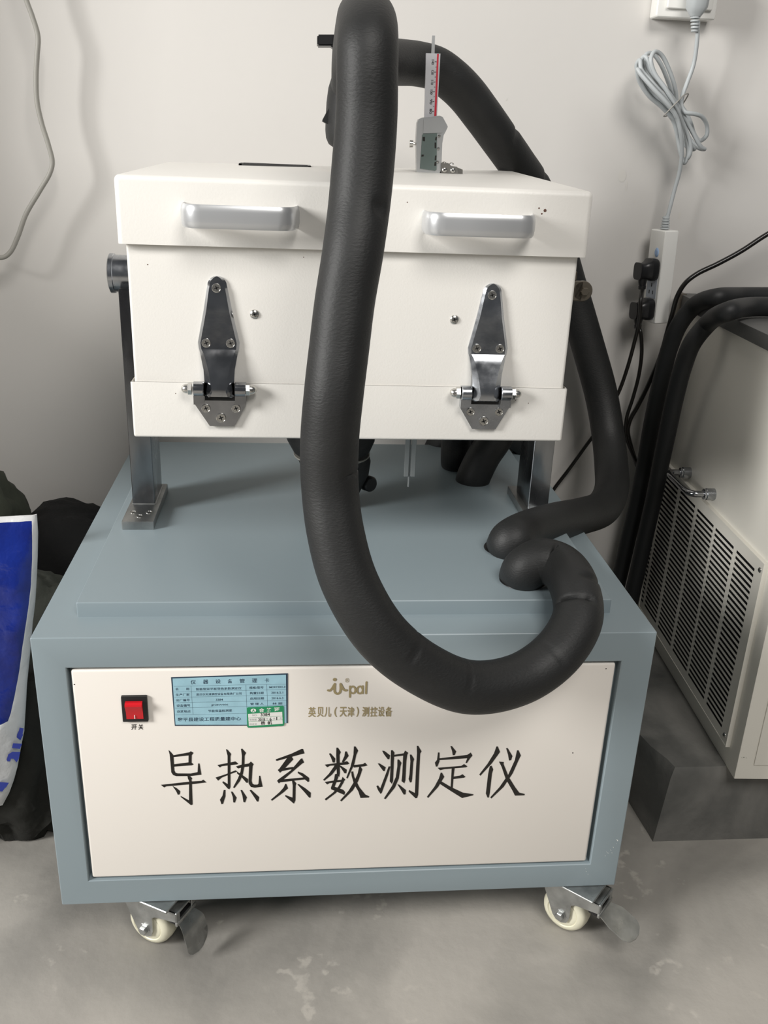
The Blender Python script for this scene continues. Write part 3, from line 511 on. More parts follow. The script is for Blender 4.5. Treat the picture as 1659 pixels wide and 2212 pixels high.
# casters
def caster(x, y, ang, brake, drop=.5):
    """swivel caster built round its wheel centre, rolling direction turned by ang"""
    M = Matrix.Translation((x, y, 0)) @ Matrix.Rotation(ang, 4, 'Z')
    def add(nm, t, mt, par=None, sm=35, lab=None):
        bm = bmesh.new(); join(bm, t, 0, M); return obj(nm, bm, mt, par, sm, lab)
    t = bmesh.new(); box(t, -.020, .044, -.030, .030, CZ - .0035, CZ - .0002, .0008, 1)
    lathe(t, (.014, 0, CZ - .012),(0, 0, 1), [(0, .020),(.003, .0225),(.0088, .0225)], 28)
    for s in (-1, 1):
        y0, y1 = (s * .0178, s * .0200)
        prism(t, [(-.034, CZ - .010),(.050, CZ - .010),(.050, CZ - .0235),(.018, CZ - .0290),(.0125, CZ - .0330),(.0125, .0330),(.0095, .0235),(.0020, .0195),(-.0060, .0210),(-.0115, .0270)], min(y0, y1), max(y0, y1))
    box(t, -.034, .050, -.0200, .0200, CZ - .0125, CZ - .0100, .0010, 1)
    root = add('caster', t, ZINC, cab, 35, 'zinc swivel caster with cream wheel')
    t = bmesh.new()
    lathe(t, (0, -.0155, .0315),(0, 1, 0), [(0, .004),(0, .0125),(.0005, .0190),(.0015, .0205),(.0005, .0215),(.0008, .0240),(.0035, .0285),(.0075, .0306),(.0155, .0315),(.0235, .0306),(.0275, .0285),(.0302, .0240),(.0305, .0215),(.0295, .0205),(.0305, .0190),(.031, .0125),(.031, .004)], 56)
    add('wheel', t, WHEEL, root, 50)
    for q in (-1, 1):
        t = bmesh.new(); lathe(t, (0, q * .0199, .0315),(0, q, 0), [(0, .0085),(.0008, .0085),(.0010, .0062),(.0052, .0062),(.0060, .0052)], 6); add('axle_bolt', t, ZINC, root, 20)
    if brake:
        t = bmesh.new()
        for a in ((.0485, .0510, -.0200, -.0120),(.0485, .0510, .0120, .0200)): box(t, a[0], a[1], a[2], a[3], CZ - .0290, CZ - .0100, .0008, 1)
        box(t, .0485, .0520, -.0205, .0205, CZ - .0300, CZ - .0240, .0012, 2); box(t, .0485, .0515, -.0200, .0200, CZ - .0125, CZ - .0090, .0008, 1)
        add('brake_bracket', t, ZINC, root, 30)
        t = bmesh.new(); rows = []; px, pz = .050, CZ - .030
        for k in range(15):
            s = k / 14; an = -drop * (.55 + .9 * math.sin(s * PI * .8)); 
            hw = .0150 + .0065 * min(1, s * 3) if s < .70 else .0215 * max(.0, 1 - ((s - .70) / .31) ** 2.4) ** .5
            rows.append([(px, -hw, pz + .0008),(px, -hw * .5, pz),(px, hw * .5, pz),(px, hw, pz + .0008),(px, hw, pz - .0010),(px, hw * .5, pz - .0018),(px, -hw * .5, pz - .0018),(px, -hw, pz - .0010)])
            px += math.cos(an) * .0036; pz += math.sin(an) * .0036
        loft(t, rows); add('brake_pedal', t, ZINC, root, 60)
        t = bmesh.new(); box(t, .034, .0485, -.016, .016, CZ - .034, CZ - .024, .003, 2); add('brake_shoe', t, BLACKP, root, 30)
caster(.1045, .0300, math.radians(-29), True, .95)
caster(.6500, .0240, math.radians(-42), True, .27)
caster(.09, .60, math.radians(60), False)
caster(.61, .60, math.radians(100), False)

# support posts, bolted to the deck
for side, (x0, x1, px0, px1) in enumerate(((.0592, .0896, .0545, .0965),(.6159, .6452, .6075, .6495))):
    bm = bmesh.new()
    box(bm, x0, x1, .317 if side == 0 else .303, .389 if side == 0 else .378, .493, .788 if side == 0 else .79, .0022, 3)
    post = obj('support_post', bm, STEEL, cab, 35, 'stained rectangular steel post')
    bm = bmesh.new(); box(bm, px0, px1, .2545, .400, .4817, .494, .0015, 2)
    if side == 0: box(bm, x0 - .0012, x1 + .0012, .3155, .3905, .493, .4955, .001, 1)
    obj('base_plate', bm, PLATE, post, 35)
    for sx, sy in ((.25, .286),(.75, .286),(.5, .272),(.72, .388),(.25, .388)):
        if side == 1 and sy > .3: continue
        bm = bmesh.new(); screw(bm, (px0 + (px1 - px0) * sx, sy, .4938),(0, 0, 1), .0046); obj('screw', bm, [SCREW, DARK], post, 30)
    bm = bmesh.new()
    if side == 0:
        lathe(bm, (.0445, .350, .803),(1, 0, 0), [(0, .023),(.0012, .0252),(.0062, .0252),(.0068, .0235),(.058, .0235)], 40)
        obj('pivot_boss', bm, CHROMED, post, 35)
    else:
        lathe(bm, (.6025, .345, .790),(1, 0, 0), [(0, .020),(.046, .020),(.047, .019)], 36)
        obj('pivot_boss', bm, BRONZE, post, 35)

# ================= upper test chamber =================
ch = thing('test_chamber', (.35, .33, .6489), 'white powder-coated test chamber with two lid handles, held on posts above the cabinet', 'instrument box')
X0, X1 = .0998, .6026
bm = bmesh.new()
t = bmesh.new(); bmesh.ops.create_cube(t, size=1)
for v in t.verts: v.co = Vector(((X0 + X1) / 2 + v.co.x * (X1 - X0), .332 + v.co.y * .3958, .6815 + v.co.z * .0652))
tf = [q for q in t.faces if q.normal.z > .9][0]; bmesh.ops.inset_region(t, faces=[tf], thickness=.0016)
tf = [q for q in t.faces if q.normal.z > .9 and all(abs(v.co.x - .3512) < .2505 for v in q.verts)][0]
ex = bmesh.ops.extrude_face_region(t, geom=[tf]); t.faces.remove(tf)
for g in ex['geom']:
    if isinstance(g, bmesh.types.BMVert): g.co.z -= .055
eds = [e for e in t.edges if e.calc_face_angle(0) > .5 and not any(v.co.z > .70 for v in e.verts)] + [e for e in t.edges if abs(e.verts[0].co.z - e.verts[1].co.z) > .05]
bmesh.ops.bevel(t, geom=list(set(eds)), offset=.003, segments=4, profile=.5, affect='EDGES'); join(bm, t)
obj('bottom_tray', bm, WHITE, ch, 35)
bm = bmesh.new(); box(bm, .1042, .5983, .1378, .526, .675, .8700, .0035, 4); obj('chamber_body', bm, WHITE, ch, 35)
bm = bmesh.new(); t = bmesh.new(); bmesh.ops.create_cube(t, size=1)
for v in t.verts:
    bk = v.co.y > 0; top = v.co.z > 0; rt = v.co.x > 0
    v.co = Vector(((.0971 + .6056) / 2 + v.co.x * .5085, .1292 if not bk else .540, .8638 if not top else .9329 + (0 if not bk else (.009 if rt else .003))))
eds = [e for e in t.edges if not all(v.co.z < .87 for v in e.verts)]
bmesh.ops.bevel(t, geom=eds, offset=.006, segments=5, profile=.5, affect='EDGES'); join(bm, t)
lid = obj('chamber_lid', bm, WHITE, ch, 35)
# slot cover on the lid
bm = bmesh.new()
def lidz(x, y): return .9329 + ((.003 + .006 * (x - .0971) / .5085) * (y - .1292) / .411)
for a in ((.205, .305, .470, .475),(.205, .305, .512, .517),(.205, .210, .470, .517),(.300, .305, .470, .517)):
    box(bm, a[0], a[1], a[2], a[3], .9352, .9395, .0008, 1)
obj('lid_slot_frame', bm, mat('dark_grey_metal', (.10, .10, .10), .35, .8), ch, 30, 'dark metal slot frame on the lid')
bm = bmesh.new(); box(bm, .210, .300, .475, .512, .9350, .9362); obj('lid_slot', bm, INNER, ch, 0)
# lid handles
def lid_handle(x0, x1, z0, z1, first=None):
    bm = bmesh.new(); path = []; y0 = .1300; dep = .031; rad = .014
    path.append((x0 + .003, y0))
    for k in range(7):
        a = k / 6 * PI / 2; path.append((x0 + .003 + .0005 * k + rad - rad * math.cos(a) - .0, y0 - dep + rad - rad * math.sin(a)))
    for k in range(7):
        a = k / 6 * PI / 2; path.append((x1 - .006 - rad + rad * math.sin(a) + .003, y0 - dep + rad - rad * math.cos(a)))
    path.append((x1, y0))
    rows = []
    n = len(path)
    for i, (px, py) in enumerate(path):
        a = Vector(path[min(i + 1, n - 1)]) - Vector(path[max(i - 1, 0)]); a.normalize(); nx, ny = a.y, -a.x
        rr = []
        h = z1 - z0
        for s, q in ((0.0, .12),(.003, 0.0),(.0045, .10),(.0052, .3),(.0052, .7),(.0045, .9),(.003, 1.0),(0.0, .88)):
            rr.append((px + nx * s, py + ny * s, z0 + h * q))
        rows.append(rr)
    loft(bm, rows)
    return obj('lid_handle', bm, HANDLE, ch, 40, 'satin silver pull handle')
lid_handle(.1685, .2835, .8848, .9083); lid_handle(.4215, .5370, .8850, .9083)
# strap hinges
def hinge(dx, M1):
    cx = .1994 + dx; by = .1378
    def row(z, w, h0, h1, ch_=.0035, sh=0.0):
        return [(cx + sh - w, by + .0005, z),(cx + sh - w, by - h0 * .7, z),(cx + sh - w + ch_, by - h1, z),(cx + sh + w - ch_, by - h1, z),(cx + sh + w, by - h0 * .7, z),(cx + sh + w, by + .0005, z)]
    bm = bmesh.new(); rows = []
    for k in range(6):
        a = (k + .3) / 5.3 * PI / 2; rows.append(row(.8222 + .0100 * math.cos(a), max(.0105 * math.sin(a), .001), .003, .0042, min(.0025, .4 * .0105 * math.sin(a))))
    rows += [row(.8190, .0112, .003, .0052, .0025), row(.795, .0155, .003, .0055, .003), row(.7600, .0229, .003, .0055, .003), row(.7530, .0222, .003, .0058, .003),
             row(.7490, .0208, .006, .0085, .004), row(.7420, .0195, .009, .0105, .005), row(.7300, .0172, .013, .0145, .0060), row(.7180, .0165, .016, .0180, .0075), row(.7080, .0165, .018, .0200, .0090), row(.7020, .0165, .018, .0190, .0070), row(.7000, .0164, .013, .0150, .003)]
    loft(bm, rows)
    root = obj('strap_hinge', bm, M1, ch, 30, 'chrome strap hinge with screwed leaves')
    bm = bmesh.new(); ty = .1341
    prism(bm, [(cx - .0285, .7000),(cx - .0285, .6905),(cx - .0125, .6650),(cx + .0155, .6650),(cx + .0295, .6915),(cx + .0295, .7000)], ty - .0050, ty + .0005)
    for s in (-1, 1):
        xa, xb = (cx - .0290, cx - .0172) if s < 0 else (cx + .0172, cx + .0298)
        prism(bm, [(xa, .7160),(xa, .6915),(xb, .6930),(xb, .7160)], ty - .0110, ty - .0010)
        cyl(bm, (xa, ty - .0085, .7092),(xb, ty - .0085, .7092), .0082, 28, bev=.0008)
    bmesh.ops.remove_doubles(bm, verts=bm.verts, dist=1e-6)
    obj('lower_leaf', bm, M1, root, 30)
    bm = bmesh.new(); box(bm, cx - .0168, cx + .0168, ty - .0052, ty - .0048, .6950, .7015); obj('leaf_gap_shade', bm, DARK, root, 0)  # thin dark strip imitates the shade between the leaves
    for s in (-1, 1):
        bm = bmesh.new(); b0 = cx - .0306 if s < 0 else cx + .0299
        lathe(bm, (b0, ty - .0085, .7092),(s, 0, 0), [(0, .0068),(.0040, .0068),(.0046, .0062)], 6)
        lathe(bm, (b0 + s * .0044, ty - .0085, .7092),(s, 0, 0), [(0, .0056),(.0028, .0054),(.0054, .0042),(.0070, .0022),(.0074, 0)], 20)
        obj('cap_nut', bm, SCREW, root, 30)
    for x, y, z, r_ in ((-.0006, by - .0050, .8200, .0052),(-.0135, by - .0054, .7598, .0052),(.0133, by - .0054, .7600, .0052),(-.0160, ty - .0048, .6858, .0052),(.0178, ty - .0048, .6862, .0052),(.0006, ty - .0048, .6748, .0058)):
        bm = bmesh.new(); screw(bm, (cx + x, y, z),(0, -1, 0), r_); obj('hinge_screw', bm, [SCREW, DARK], root, 30)
hinge(0, CHROME); hinge(.3046, CHROMED)
for x, z in ((.2392, .7918),(.4632, .7910)):
    bm = bmesh.new(); screw(bm, (x, .1380, z),(0, -1, 0), .0052, True); obj('dome_screw', bm, [SCREW, DARK], ch, 30)
bm = bmesh.new()
for x, z, s in [(0.12601, 0.84213, 0.0009),(0.2931, 0.85449, 0.0007),(0.55313, 0.91186, 0.0022),(0.54627, 0.91403, 0.0012),(0.54991, 0.90842, 0.0012),(0.40275, 0.91547, 0.0008),(0.54145, 0.69893, 0.0006),(0.55718, 0.69582, 0.0007),(0.1496, 0.70121, 0.0007)]:
    yy = .1292 if z > .8638 else (.1378 if z > .7141 else .1341)
    lathe(bm, (x, yy + .0002, z),(0, -1, 0), [(0, s),(.00035, s * .7),(.00035, 0)], 7)
tag(obj('dirt_specks', bm, mat('brown_speck', (.12, .06, .04), .7), ch, 0), kind='stuff')
# plastic guide strips hanging below the chamber
bm = bmesh.new()
for xa, xb in ((.4395, .4460),(.4490, .4555)): box(bm, xa, xb, .340, .343, .5290, .652, .0005, 1)
cyl(bm, (.4472, .3440, .512),(.4472, .3440, .652), .0013, 10)
obj('guide_strips', bm, RODW, ch, 30, 'pale plastic guide strips under the tray')

# bronze latch bracket at the right of the chamber
bm = bmesh.new()
lathe(bm, (.6620, .318, .8010),(0, -1, 0), [(0, .0125),(.0010, .0135),(.0050, .0135),(.0060, .0125)], 30)
box(bm, .6455, .6620, .3120, .318, .7880, .8140, .001, 1)
box(bm, .6455, .6530, .3150, .335, .8140, .8260, .001, 1)
br = obj('pivot_bracket', bm, BRONZE, cab, 35, 'dull bronze pivot bracket')
bm = bmesh.new(); lathe(bm, (.6640, .3120, .8010),(0, -1, 0), [(0, .0058),(.0045, .0058),(.0052, .005)], 6); obj('bracket_bolt', bm, BRONZE, br, 20)

# ================= foam-insulated plumbing =================
HR = .0278
t1 = thing('foam_hose_front', (0.5529, 0.1093, 0.482), 'thick black foam-insulated hose looping down in front of the chamber into the deck', 'hose')
t1.name = 'foam_hose'
bm = bmesh.new()
pts = [(0.3545, 0.335, 1.0364),(0.3541, 0.31, 1.06),(0.3541, 0.255, 1.0782),(0.3532, 0.18, 1.0854),(0.3513, 0.1, 1.0816),(0.3486, 0.03, 1.0678),(0.3471, 0.0, 1.0492),(0.3469, -0.005, 1.0324),(0.347, -0.008, 0.995),(0.3448, -0.015, 0.9566),(0.3416, -0.025, 0.9175),(0.3363, -0.04, 0.8785),(0.33, -0.05, 0.8387),(0.3253, -0.06, 0.7983),(0.3206, -0.07, 0.7574),(0.3175, -0.07, 0.7128),(0.3183, -0.07, 0.6664),(0.324, -0.08, 0.6225),(0.3388, -0.093, 0.5741),(0.3708, -0.103, 0.5218),(0.4174, -0.1, 0.4789),(0.4693, -0.088, 0.4505),(0.5292, -0.065, 0.4457),(0.5738, -0.042, 0.4658),(0.6009, -0.008, 0.4901),(0.6037, 0.0309, 0.51),(0.597, 0.0743, 0.513),(0.5772, 0.084, 0.514),(0.5639, 0.0862, 0.505),(0.5629, 0.1, 0.489),(0.5644, 0.1084, 0.476)]
tube(bm, pts, HR, 16, 56, creases=((.535, (1, -.4, 0), .8, .0016, .0016),(.685, (.6, -.5, .8), 1.0, .0014, .0022),(.74, (0, -.6, .9), 1.0, .0016, .0022),(.905, (1, -.4, .5), 1.3, .004, .0035),(.885, (-.4, -.3, .9), 1.0, .004, .004),(.83, (-.3, -.8, .6), .8, .002, .002),(.95, (-.3, -.8, .7), .9, .004, .004),(.36, (.7, -.9, 0), .35, .0025, .010)), rough=.0012)
obj('hose_body', bm, FOAM, t1, 60)
bm = bmesh.new(); q = (0.5648, 0.1027, 0.482)
lathe(bm, (q[0] - .002, q[1] - .004, .4815),(0, 0, 1), [(0, .0290),(.0012, .0286),(.0013, .0265)], 40); obj('grommet_front', bm, BLACKP, t1, 40).name = 'grommet'

t2 = thing('foam_hose', (0.5666, 0.2002, 0.482), 'black foam-insulated hose arching behind the chamber and bending onto the deck at right', 'hose')
bm = bmesh.new()
pts = [(0.364, 0.345, 1.0624),(0.389, 0.39, 1.0676),(0.4211, 0.44, 1.072),(0.4484, 0.468, 1.0734),(0.4733, 0.478, 1.0695),(0.4962, 0.485, 1.0578),(0.5204, 0.495, 1.0406),(0.5466, 0.505, 1.0152),(0.5778, 0.52, 0.9835),(0.6112, 0.55, 0.9527),(0.6495, 0.585, 0.9157),(0.6959, 0.615, 0.851),(0.7387, 0.63, 0.7621),(0.777, 0.625, 0.671),(0.8102, 0.61, 0.5784),(0.8203, 0.58, 0.5169),(0.8149, 0.53, 0.4794),(0.7978, 0.47, 0.4619),(0.7602, 0.4, 0.4572),(0.7026, 0.33, 0.4717),(0.6428, 0.268, 0.4871),(0.5937, 0.222, 0.4941),(0.5638, 0.1777, 0.5),(0.5657, 0.2061, 0.478)]
tube(bm, pts, HR, 14, 48, creases=((.225, (.6, -.7, .8), .9, .0035, .006),(.295, (.6, -.7, .8), .9, .0035, .006),(.78, (-.8, -.6, 0), 1.2, .004, .004),(.73, (-.2, -1, 0), 1.1, .003, .0035)), rough=.0012)
obj('hose_body', bm, FOAM, t2, 60)
bm = bmesh.new(); q = (0.5616, 0.1942, 0.482)
lathe(bm, (q[0], q[1], .4815),(0, 0, 1), [(0, .0290),(.0012, .0286),(.0013, .0265)], 40); obj('grommet', bm, BLACKP, t2, 40)

def blob(bm, prof, n=36, rough=.002, sq=0.0, seed=0):
    """prof: (x, y, z, rx, ry)"""
    rows = []
    for (x, y, z, rx, ry) in prof:
        rr = []
        for k in range(n):
            a = 2 * PI * k / n; ca, sa = math.cos(a), math.sin(a)
            d = rough * noise.noise(Vector((ca * 1.4 + seed, sa * 1.4, z * 18)))
            rr.append((x + ca * (rx + d), y + sa * (ry + d), z))
        rows.append(rr)
    loft(bm, rows)
vt = thing('insulated_valve', (.345, .36, .935), 'foam-wrapped valve with a black lever standing on the chamber lid', 'valve')
bm = bmesh.new()
VL = [(0.3401, 0.9615),(0.3324, 0.9645),(0.3253, 0.9691),(0.3217, 0.9761),(0.3204, 0.9857),(0.3207, 1.0018),(0.3216, 1.0178),(0.3237, 1.0337),(0.3275, 1.0453),(0.3337, 1.0538),(0.3438, 1.0594)]
VL = [(float(a), float(b)) for a, b in VL]
blob(bm, [(.354, .36, b, .354 - a, min(.040, .354 - a + .004)) for a, b in VL], rough=.0012)
obj('valve_insulation', bm, FOAM, vt, 60)
bm = bmesh.new()
prism(bm, [(0.33121, 1.03136),(0.328, 1.01702),(0.31729, 0.99744),(0.31674, 0.99527),(0.32259, 0.99229),(0.33194, 0.9905)], .345, .375)
obj('insulation_flap', bm, FOAM, vt, 30)
TL = [(0.3456, 1.0444),(0.3388, 1.0482),(0.3342, 1.053),(0.3301, 1.0619),(0.3283, 1.0718),(0.3286, 1.0837),(0.3312, 1.0966),(0.3365, 1.1065),(0.3451, 1.1137)]
TL = [(float(a), float(b)) for a, b in TL]
bm = bmesh.new(); blob(bm, [(.355, .33, b, .355 - a, min(.034, .357 - a)) for a, b in TL], rough=.0012); obj('tee_insulation', bm, FOAM, vt, 60)
bm = bmesh.new(); box(bm, .3335, .3600, .348, .372, .9350, .9475, .0008, 1); lathe(bm, (.347, .36, .9475),(0, 0, 1), [(0, .010),(.012, .010)], 20)
obj('brass_nipple', bm, BRASS, vt, 30)
bm = bmesh.new()
for a in ([(0.30914, 1.09003),(0.33706, 1.09132),(0.3373, 1.07929),(0.30927, 1.07802)],):
    prism(bm, a, .335, .365)
bmesh.ops.bevel(bm, geom=bm.edges[:], offset=.0015, segments=2, affect='EDGES')
prism(bm, [(0.32439, 1.07921),(0.33729, 1.07979),(0.33747, 1.07071),(0.33007, 1.07543)], .340, .360)
obj('valve_lever', bm, BLACKP, vt, 30)

lv = thing('insulated_valve', (.352, .35, .482), 'foam-wrapped valve hanging between the chamber underside and the deck', 'valve')
bm = bmesh.new()
blob(bm, [(.334, .36, .650, .060, .05),(.334, .36, .62, .0635, .05),(.334, .36, .595, .0645, .05),(.334, .36, .578, .0630, .05),(.335, .358, .562, .055, .05),(.337, .356, .552, .040, .045)], rough=.002, seed=3)
obj('valve_insulation', bm, FOAM, lv, 60)
bm = bmesh.new()
blob(bm, [(.339, .355, .562, .050, .045),(.341, .355, .548, .052, .043),(.343, .353, .530, .047, .040),(.345, .350, .512, .036, .033),(.349, .345, .495, .024, .024),(.352, .342, .4822, .014, .014)], rough=.002, seed=7)
obj('lower_insulation', bm, FOAM, lv, 60)
bm = bmesh.new(); lathe(bm, (0.389, 0.35, 0.5148),(.5, -.8, .1), [(-.012, .010),(-.006, .0115),(.006, .0115),(.009, .009)], 20); obj('drain_cap', bm, BLACKP, lv, 40)
bm = bmesh.new(); lathe(bm, (.336, .357, .5565),(0, 0, 1), [(0, .0545),(.0016, .0545)], 40); obj('grey_band', bm, GREYCABLE, lv, 40)

hz = thing('foam_hose', (0.5626, 0.4441, 0.482), 'short thick foam hose slanting from the deck up behind the chamber tray, nearer of two', 'hose', None)
bm = bmesh.new(); tube(bm, [(0.5636, 0.4594, 0.474),(0.5648, 0.452, 0.4908),(0.5784, 0.455, 0.523),(0.5991, 0.47, 0.5489),(0.6131, 0.5, 0.5706),(0.6023, 0.545, 0.5809)], .0268, 12, 36, rough=.001); obj('hose_body', bm, FOAM, hz, 60)
bm = bmesh.new(); tube(bm, [(0.5526, 0.5537, 0.474),(0.5442, 0.512, 0.4996),(0.5439, 0.515, 0.5224),(0.5464, 0.52, 0.5522),(0.5584, 0.555, 0.5736)], .0240, 10, 32, rough=.001)
hz2 = thing('foam_hose', (0.5498, 0.54, 0.482), 'short upright foam hose behind the slanting one under the chamber', 'hose'); obj('hose_body', bm, FOAM, hz2, 60)
bm = bmesh.new(); tube(bm, [(0.5343, 0.668, 0.393),(0.5336, 0.664, 0.4392),(0.5369, 0.655, 0.4616),(0.547, 0.648, 0.4839),(0.5785, 0.645, 0.5024),(0.628, 0.645, 0.5072),(0.6711, 0.648, 0.4999),(0.7019, 0.66, 0.473),(0.7131, 0.668, 0.4304),(0.7186, 0.668, 0.3758)], .0270, 10, 32, rough=.001)
hz3 = thing('foam_hose', (.60, .65, .47), 'black foam hose running along the wall behind the deck edge', 'hose'); obj('hose_body', bm, FOAM, hz3, 60)

# ================= digital caliper =================
cal = thing('digital_caliper', (.460, .40, .937), 'silver digital caliper clamped upright on the chamber lid with red-striped scale', 'caliper')
bm = bmesh.new()
body = [(0.44343, 0.93843),(0.44071, 0.97951),(0.44095, 0.99861),(0.44254, 1.00313),(0.4479, 1.00557),(0.46969, 1.00867),(0.47407, 1.00717),(0.47812, 1.0012),(0.48154, 0.99573),(0.47886, 0.98944),(0.47665, 0.98541),(0.47544, 0.97517),(0.47619, 0.94307),(0.47398, 0.93835),(0.46277, 0.93796)]
prism(bm, body, .394, .406)
bmesh.ops.bevel(bm, geom=[e for e in bm.edges if e.calc_face_angle(0) > .9], offset=.0012, segments=2, affect='EDGES')
obj('caliper_body', bm, CALB, cal, 35)
bm = bmesh.new(); prism(bm, [(0.44906, 1.00384),(0.46959, 1.00632),(0.47216, 1.0042),(0.47698, 0.99548),(0.47377, 0.98808),(0.44939, 0.98658)], .3932, .3945); obj('brow_plate', bm, CALB, cal, 30)
bm = bmesh.new(); prism(bm, [(0.44824, 0.98429),(0.44937, 0.98602),(0.46764, 0.98728),(0.46968, 0.94303),(0.46792, 0.94123),(0.44736, 0.94338)], .3932, .3950); obj('display', bm, LCD, cal, 0, 'dark green-grey display')
bm = bmesh.new()
for q in [[(0.4489, 0.98207),(0.45195, 0.98219),(0.45223, 0.97714),(0.44914, 0.97759)], [(0.46599, 0.98273),(0.46782, 0.9828),(0.46745, 0.97885),(0.46561, 0.97878)], [(0.44883, 0.9606),(0.4519, 0.96071),(0.45141, 0.95842),(0.44834, 0.95831)], [(0.46672, 0.96012),(0.46857, 0.96019),(0.46829, 0.95447),(0.46644, 0.9544)], [(0.46658, 0.95212),(0.46843, 0.95219),(0.4687, 0.94761),(0.46623, 0.94752)], [(0.46517, 0.97594),(0.467, 0.97601),(0.46741, 0.96924),(0.46557, 0.96917)]]:
    prism(bm, q, .3928, .3933)
obj('display_marks', bm, BLACKINK, cal, 0)
for q in [(0.47095, 0.98405),(0.47065, 0.96879),(0.47042, 0.95224)]:
    bm = bmesh.new(); lathe(bm, (q[0], .3945, q[1]),(0, -1, 0), [(0, .0018),(.0014, .0018),(.0020, .0012),(.0021, 0)], 16); obj('button', bm, SCREW, cal, 40)
bm = bmesh.new(); prism(bm, [(0.45058, 1.00122),(0.44858, 1.08108),(0.46706, 1.08138),(0.46705, 1.00188)], .3980, .4020); bms = obj('beam', bm, CALS, cal, 0)
bm = bmesh.new(); prism(bm, [(0.46342, 1.0017),(0.46275, 1.08077),(0.46489, 1.08086),(0.46616, 1.00181)], .3977, .3981); obj('red_stripe', bm, CALR, bms, 0)
bm = bmesh.new()
for a_, b_ in [[(0.46004, 1.07162),(0.46253, 1.07173)], [(0.46146, 1.06562),(0.46271, 1.06568)], [(0.4602, 1.05981),(0.4627, 1.05992)], [(0.46143, 1.05408),(0.46269, 1.05413)], [(0.45999, 1.04813),(0.4625, 1.04824)], [(0.46132, 1.04228),(0.46258, 1.04234)], [(0.45994, 1.0367),(0.46246, 1.03681)], [(0.46127, 1.03089),(0.46253, 1.03094)], [(0.45989, 1.02511),(0.46242, 1.02521)], [(0.46131, 1.01942),(0.46258, 1.01947)], [(0.46002, 1.0136),(0.46255, 1.01371)]]:
    line(bm, a_, b_, .0005, .3975)
for s_, c_ in zip(('140', '120', '110', '100', '90', '80'), [(0.45826, 1.07154),(0.45859, 1.05974),(0.45873, 1.04808),(0.4585, 1.03664),(0.45863, 1.02506),(0.45875, 1.01355)]):
    vs, fs = text_geo(s_); w_ = max(v.x for v in vs)
    nv = [bm.verts.new((c_[0] - .002 + v.y * .0046, .3975, c_[1] - .0062 * (v.x / w_ - .5))) for v in vs]
    for fc in fs:
        try: bm.faces.new([nv[i] for i in fc])
        except ValueError: pass
obj('scale_marks', bm, BLACKINK, bms, 0)
bm = bmesh.new(); prism(bm, [(0.45551, 1.0798),(0.45545, 1.10142),(0.45899, 1.10158),(0.45968, 1.07998)], .3988, .4012); obj('depth_rod', bm, CALB, bms, 0)
bm = bmesh.new(); q = (0.441, 0.4, 0.9733)
lathe(bm, q, (-1, 0, 0), [(0, .0015),(.0035, .0015),(.0036, .0042),(.0080, .0046),(.0082, .0038)], 14); obj('thumb_screw', bm, SCREW, cal, 30)
bm = bmesh.new()
prism(bm, [(0.47588, 0.93784),(0.47507, 0.95112),(0.48439, 0.95146),(0.48835, 0.94814),(0.49653, 0.94728),(0.49841, 0.93805)], .3900, .4120); prism(bm, [(0.49716, 0.93801),(0.49657, 0.9467),(0.50488, 0.9441),(0.50529, 0.9383)], .3940, .4060)
obj('clamp_block', bm, mat('clamp_grey', (.22, .215, .20), .4, .7), cal, 20)
for q in [(0.4797, 0.39, 0.9429),(0.4909, 0.39, 0.9427)]:
    bm = bmesh.new(); screw(bm, q, (0, -1, 0), .0034, True); obj('clamp_screw', bm, [SCREW, DARK], cal, 30)
for q in [(0.4804, 0.402, 0.9507),(0.4904, 0.402, 0.9499)]:
    bm = bmesh.new(); screw(bm, q, (0, 0, 1), .0036, True); obj('clamp_screw', bm, [SCREW, DARK], cal, 30)

# ================= plinth and chiller =================
bm = bmesh.new()
edge = [(.8286, .1738),(.826, .215),(.8200, .26),(.827, .32),(.835, .40),(.840, .55),(.842, WY)]
edge_t = [(.8400, .1780),(.8350, .1990),(.8220, .2350),(.8130, .2750),(.8180, .3300),(.833, .40),(.838, .55),(.842, WY)]
foot = [(.8286, .1738),(.8270, .200),(.8240, .235),(.8215, .275),(.827, .33),(.835, .40),(.840, .55),(.842, WY)]
lo = [bm.verts.new((x, y, 0)) for x, y in foot] + [bm.verts.new((2.0, WY, 0)), bm.verts.new((2.0, .171, 0))]
mid = [bm.verts.new((x + .001, y + .001, .115)) for x, y in edge_t] + [bm.verts.new((2.0, WY, .115)), bm.verts.new((2.0, .172, .115))]
hi = [bm.verts.new((x + .007, y + .006 * (i < 2), .1296)) for i, (x, y) in enumerate(edge_t)] + [bm.verts.new((2.0, WY, .1296)), bm.verts.new((2.0, .1775, .1296))]
n_ = len(lo)
for A, B in ((lo, mid),(mid, hi)):
    for i in range(n_): bm.faces.new((A[i], A[(i + 1) % n_], B[(i + 1) % n_], B[i]))
bm.faces.new(hi); bm.faces.new(lo)
o = obj('cement_plinth', bm, PLINTH, None, 30); tag(o, 'low rough grey cement plinth under the cream chiller', 'plinth')

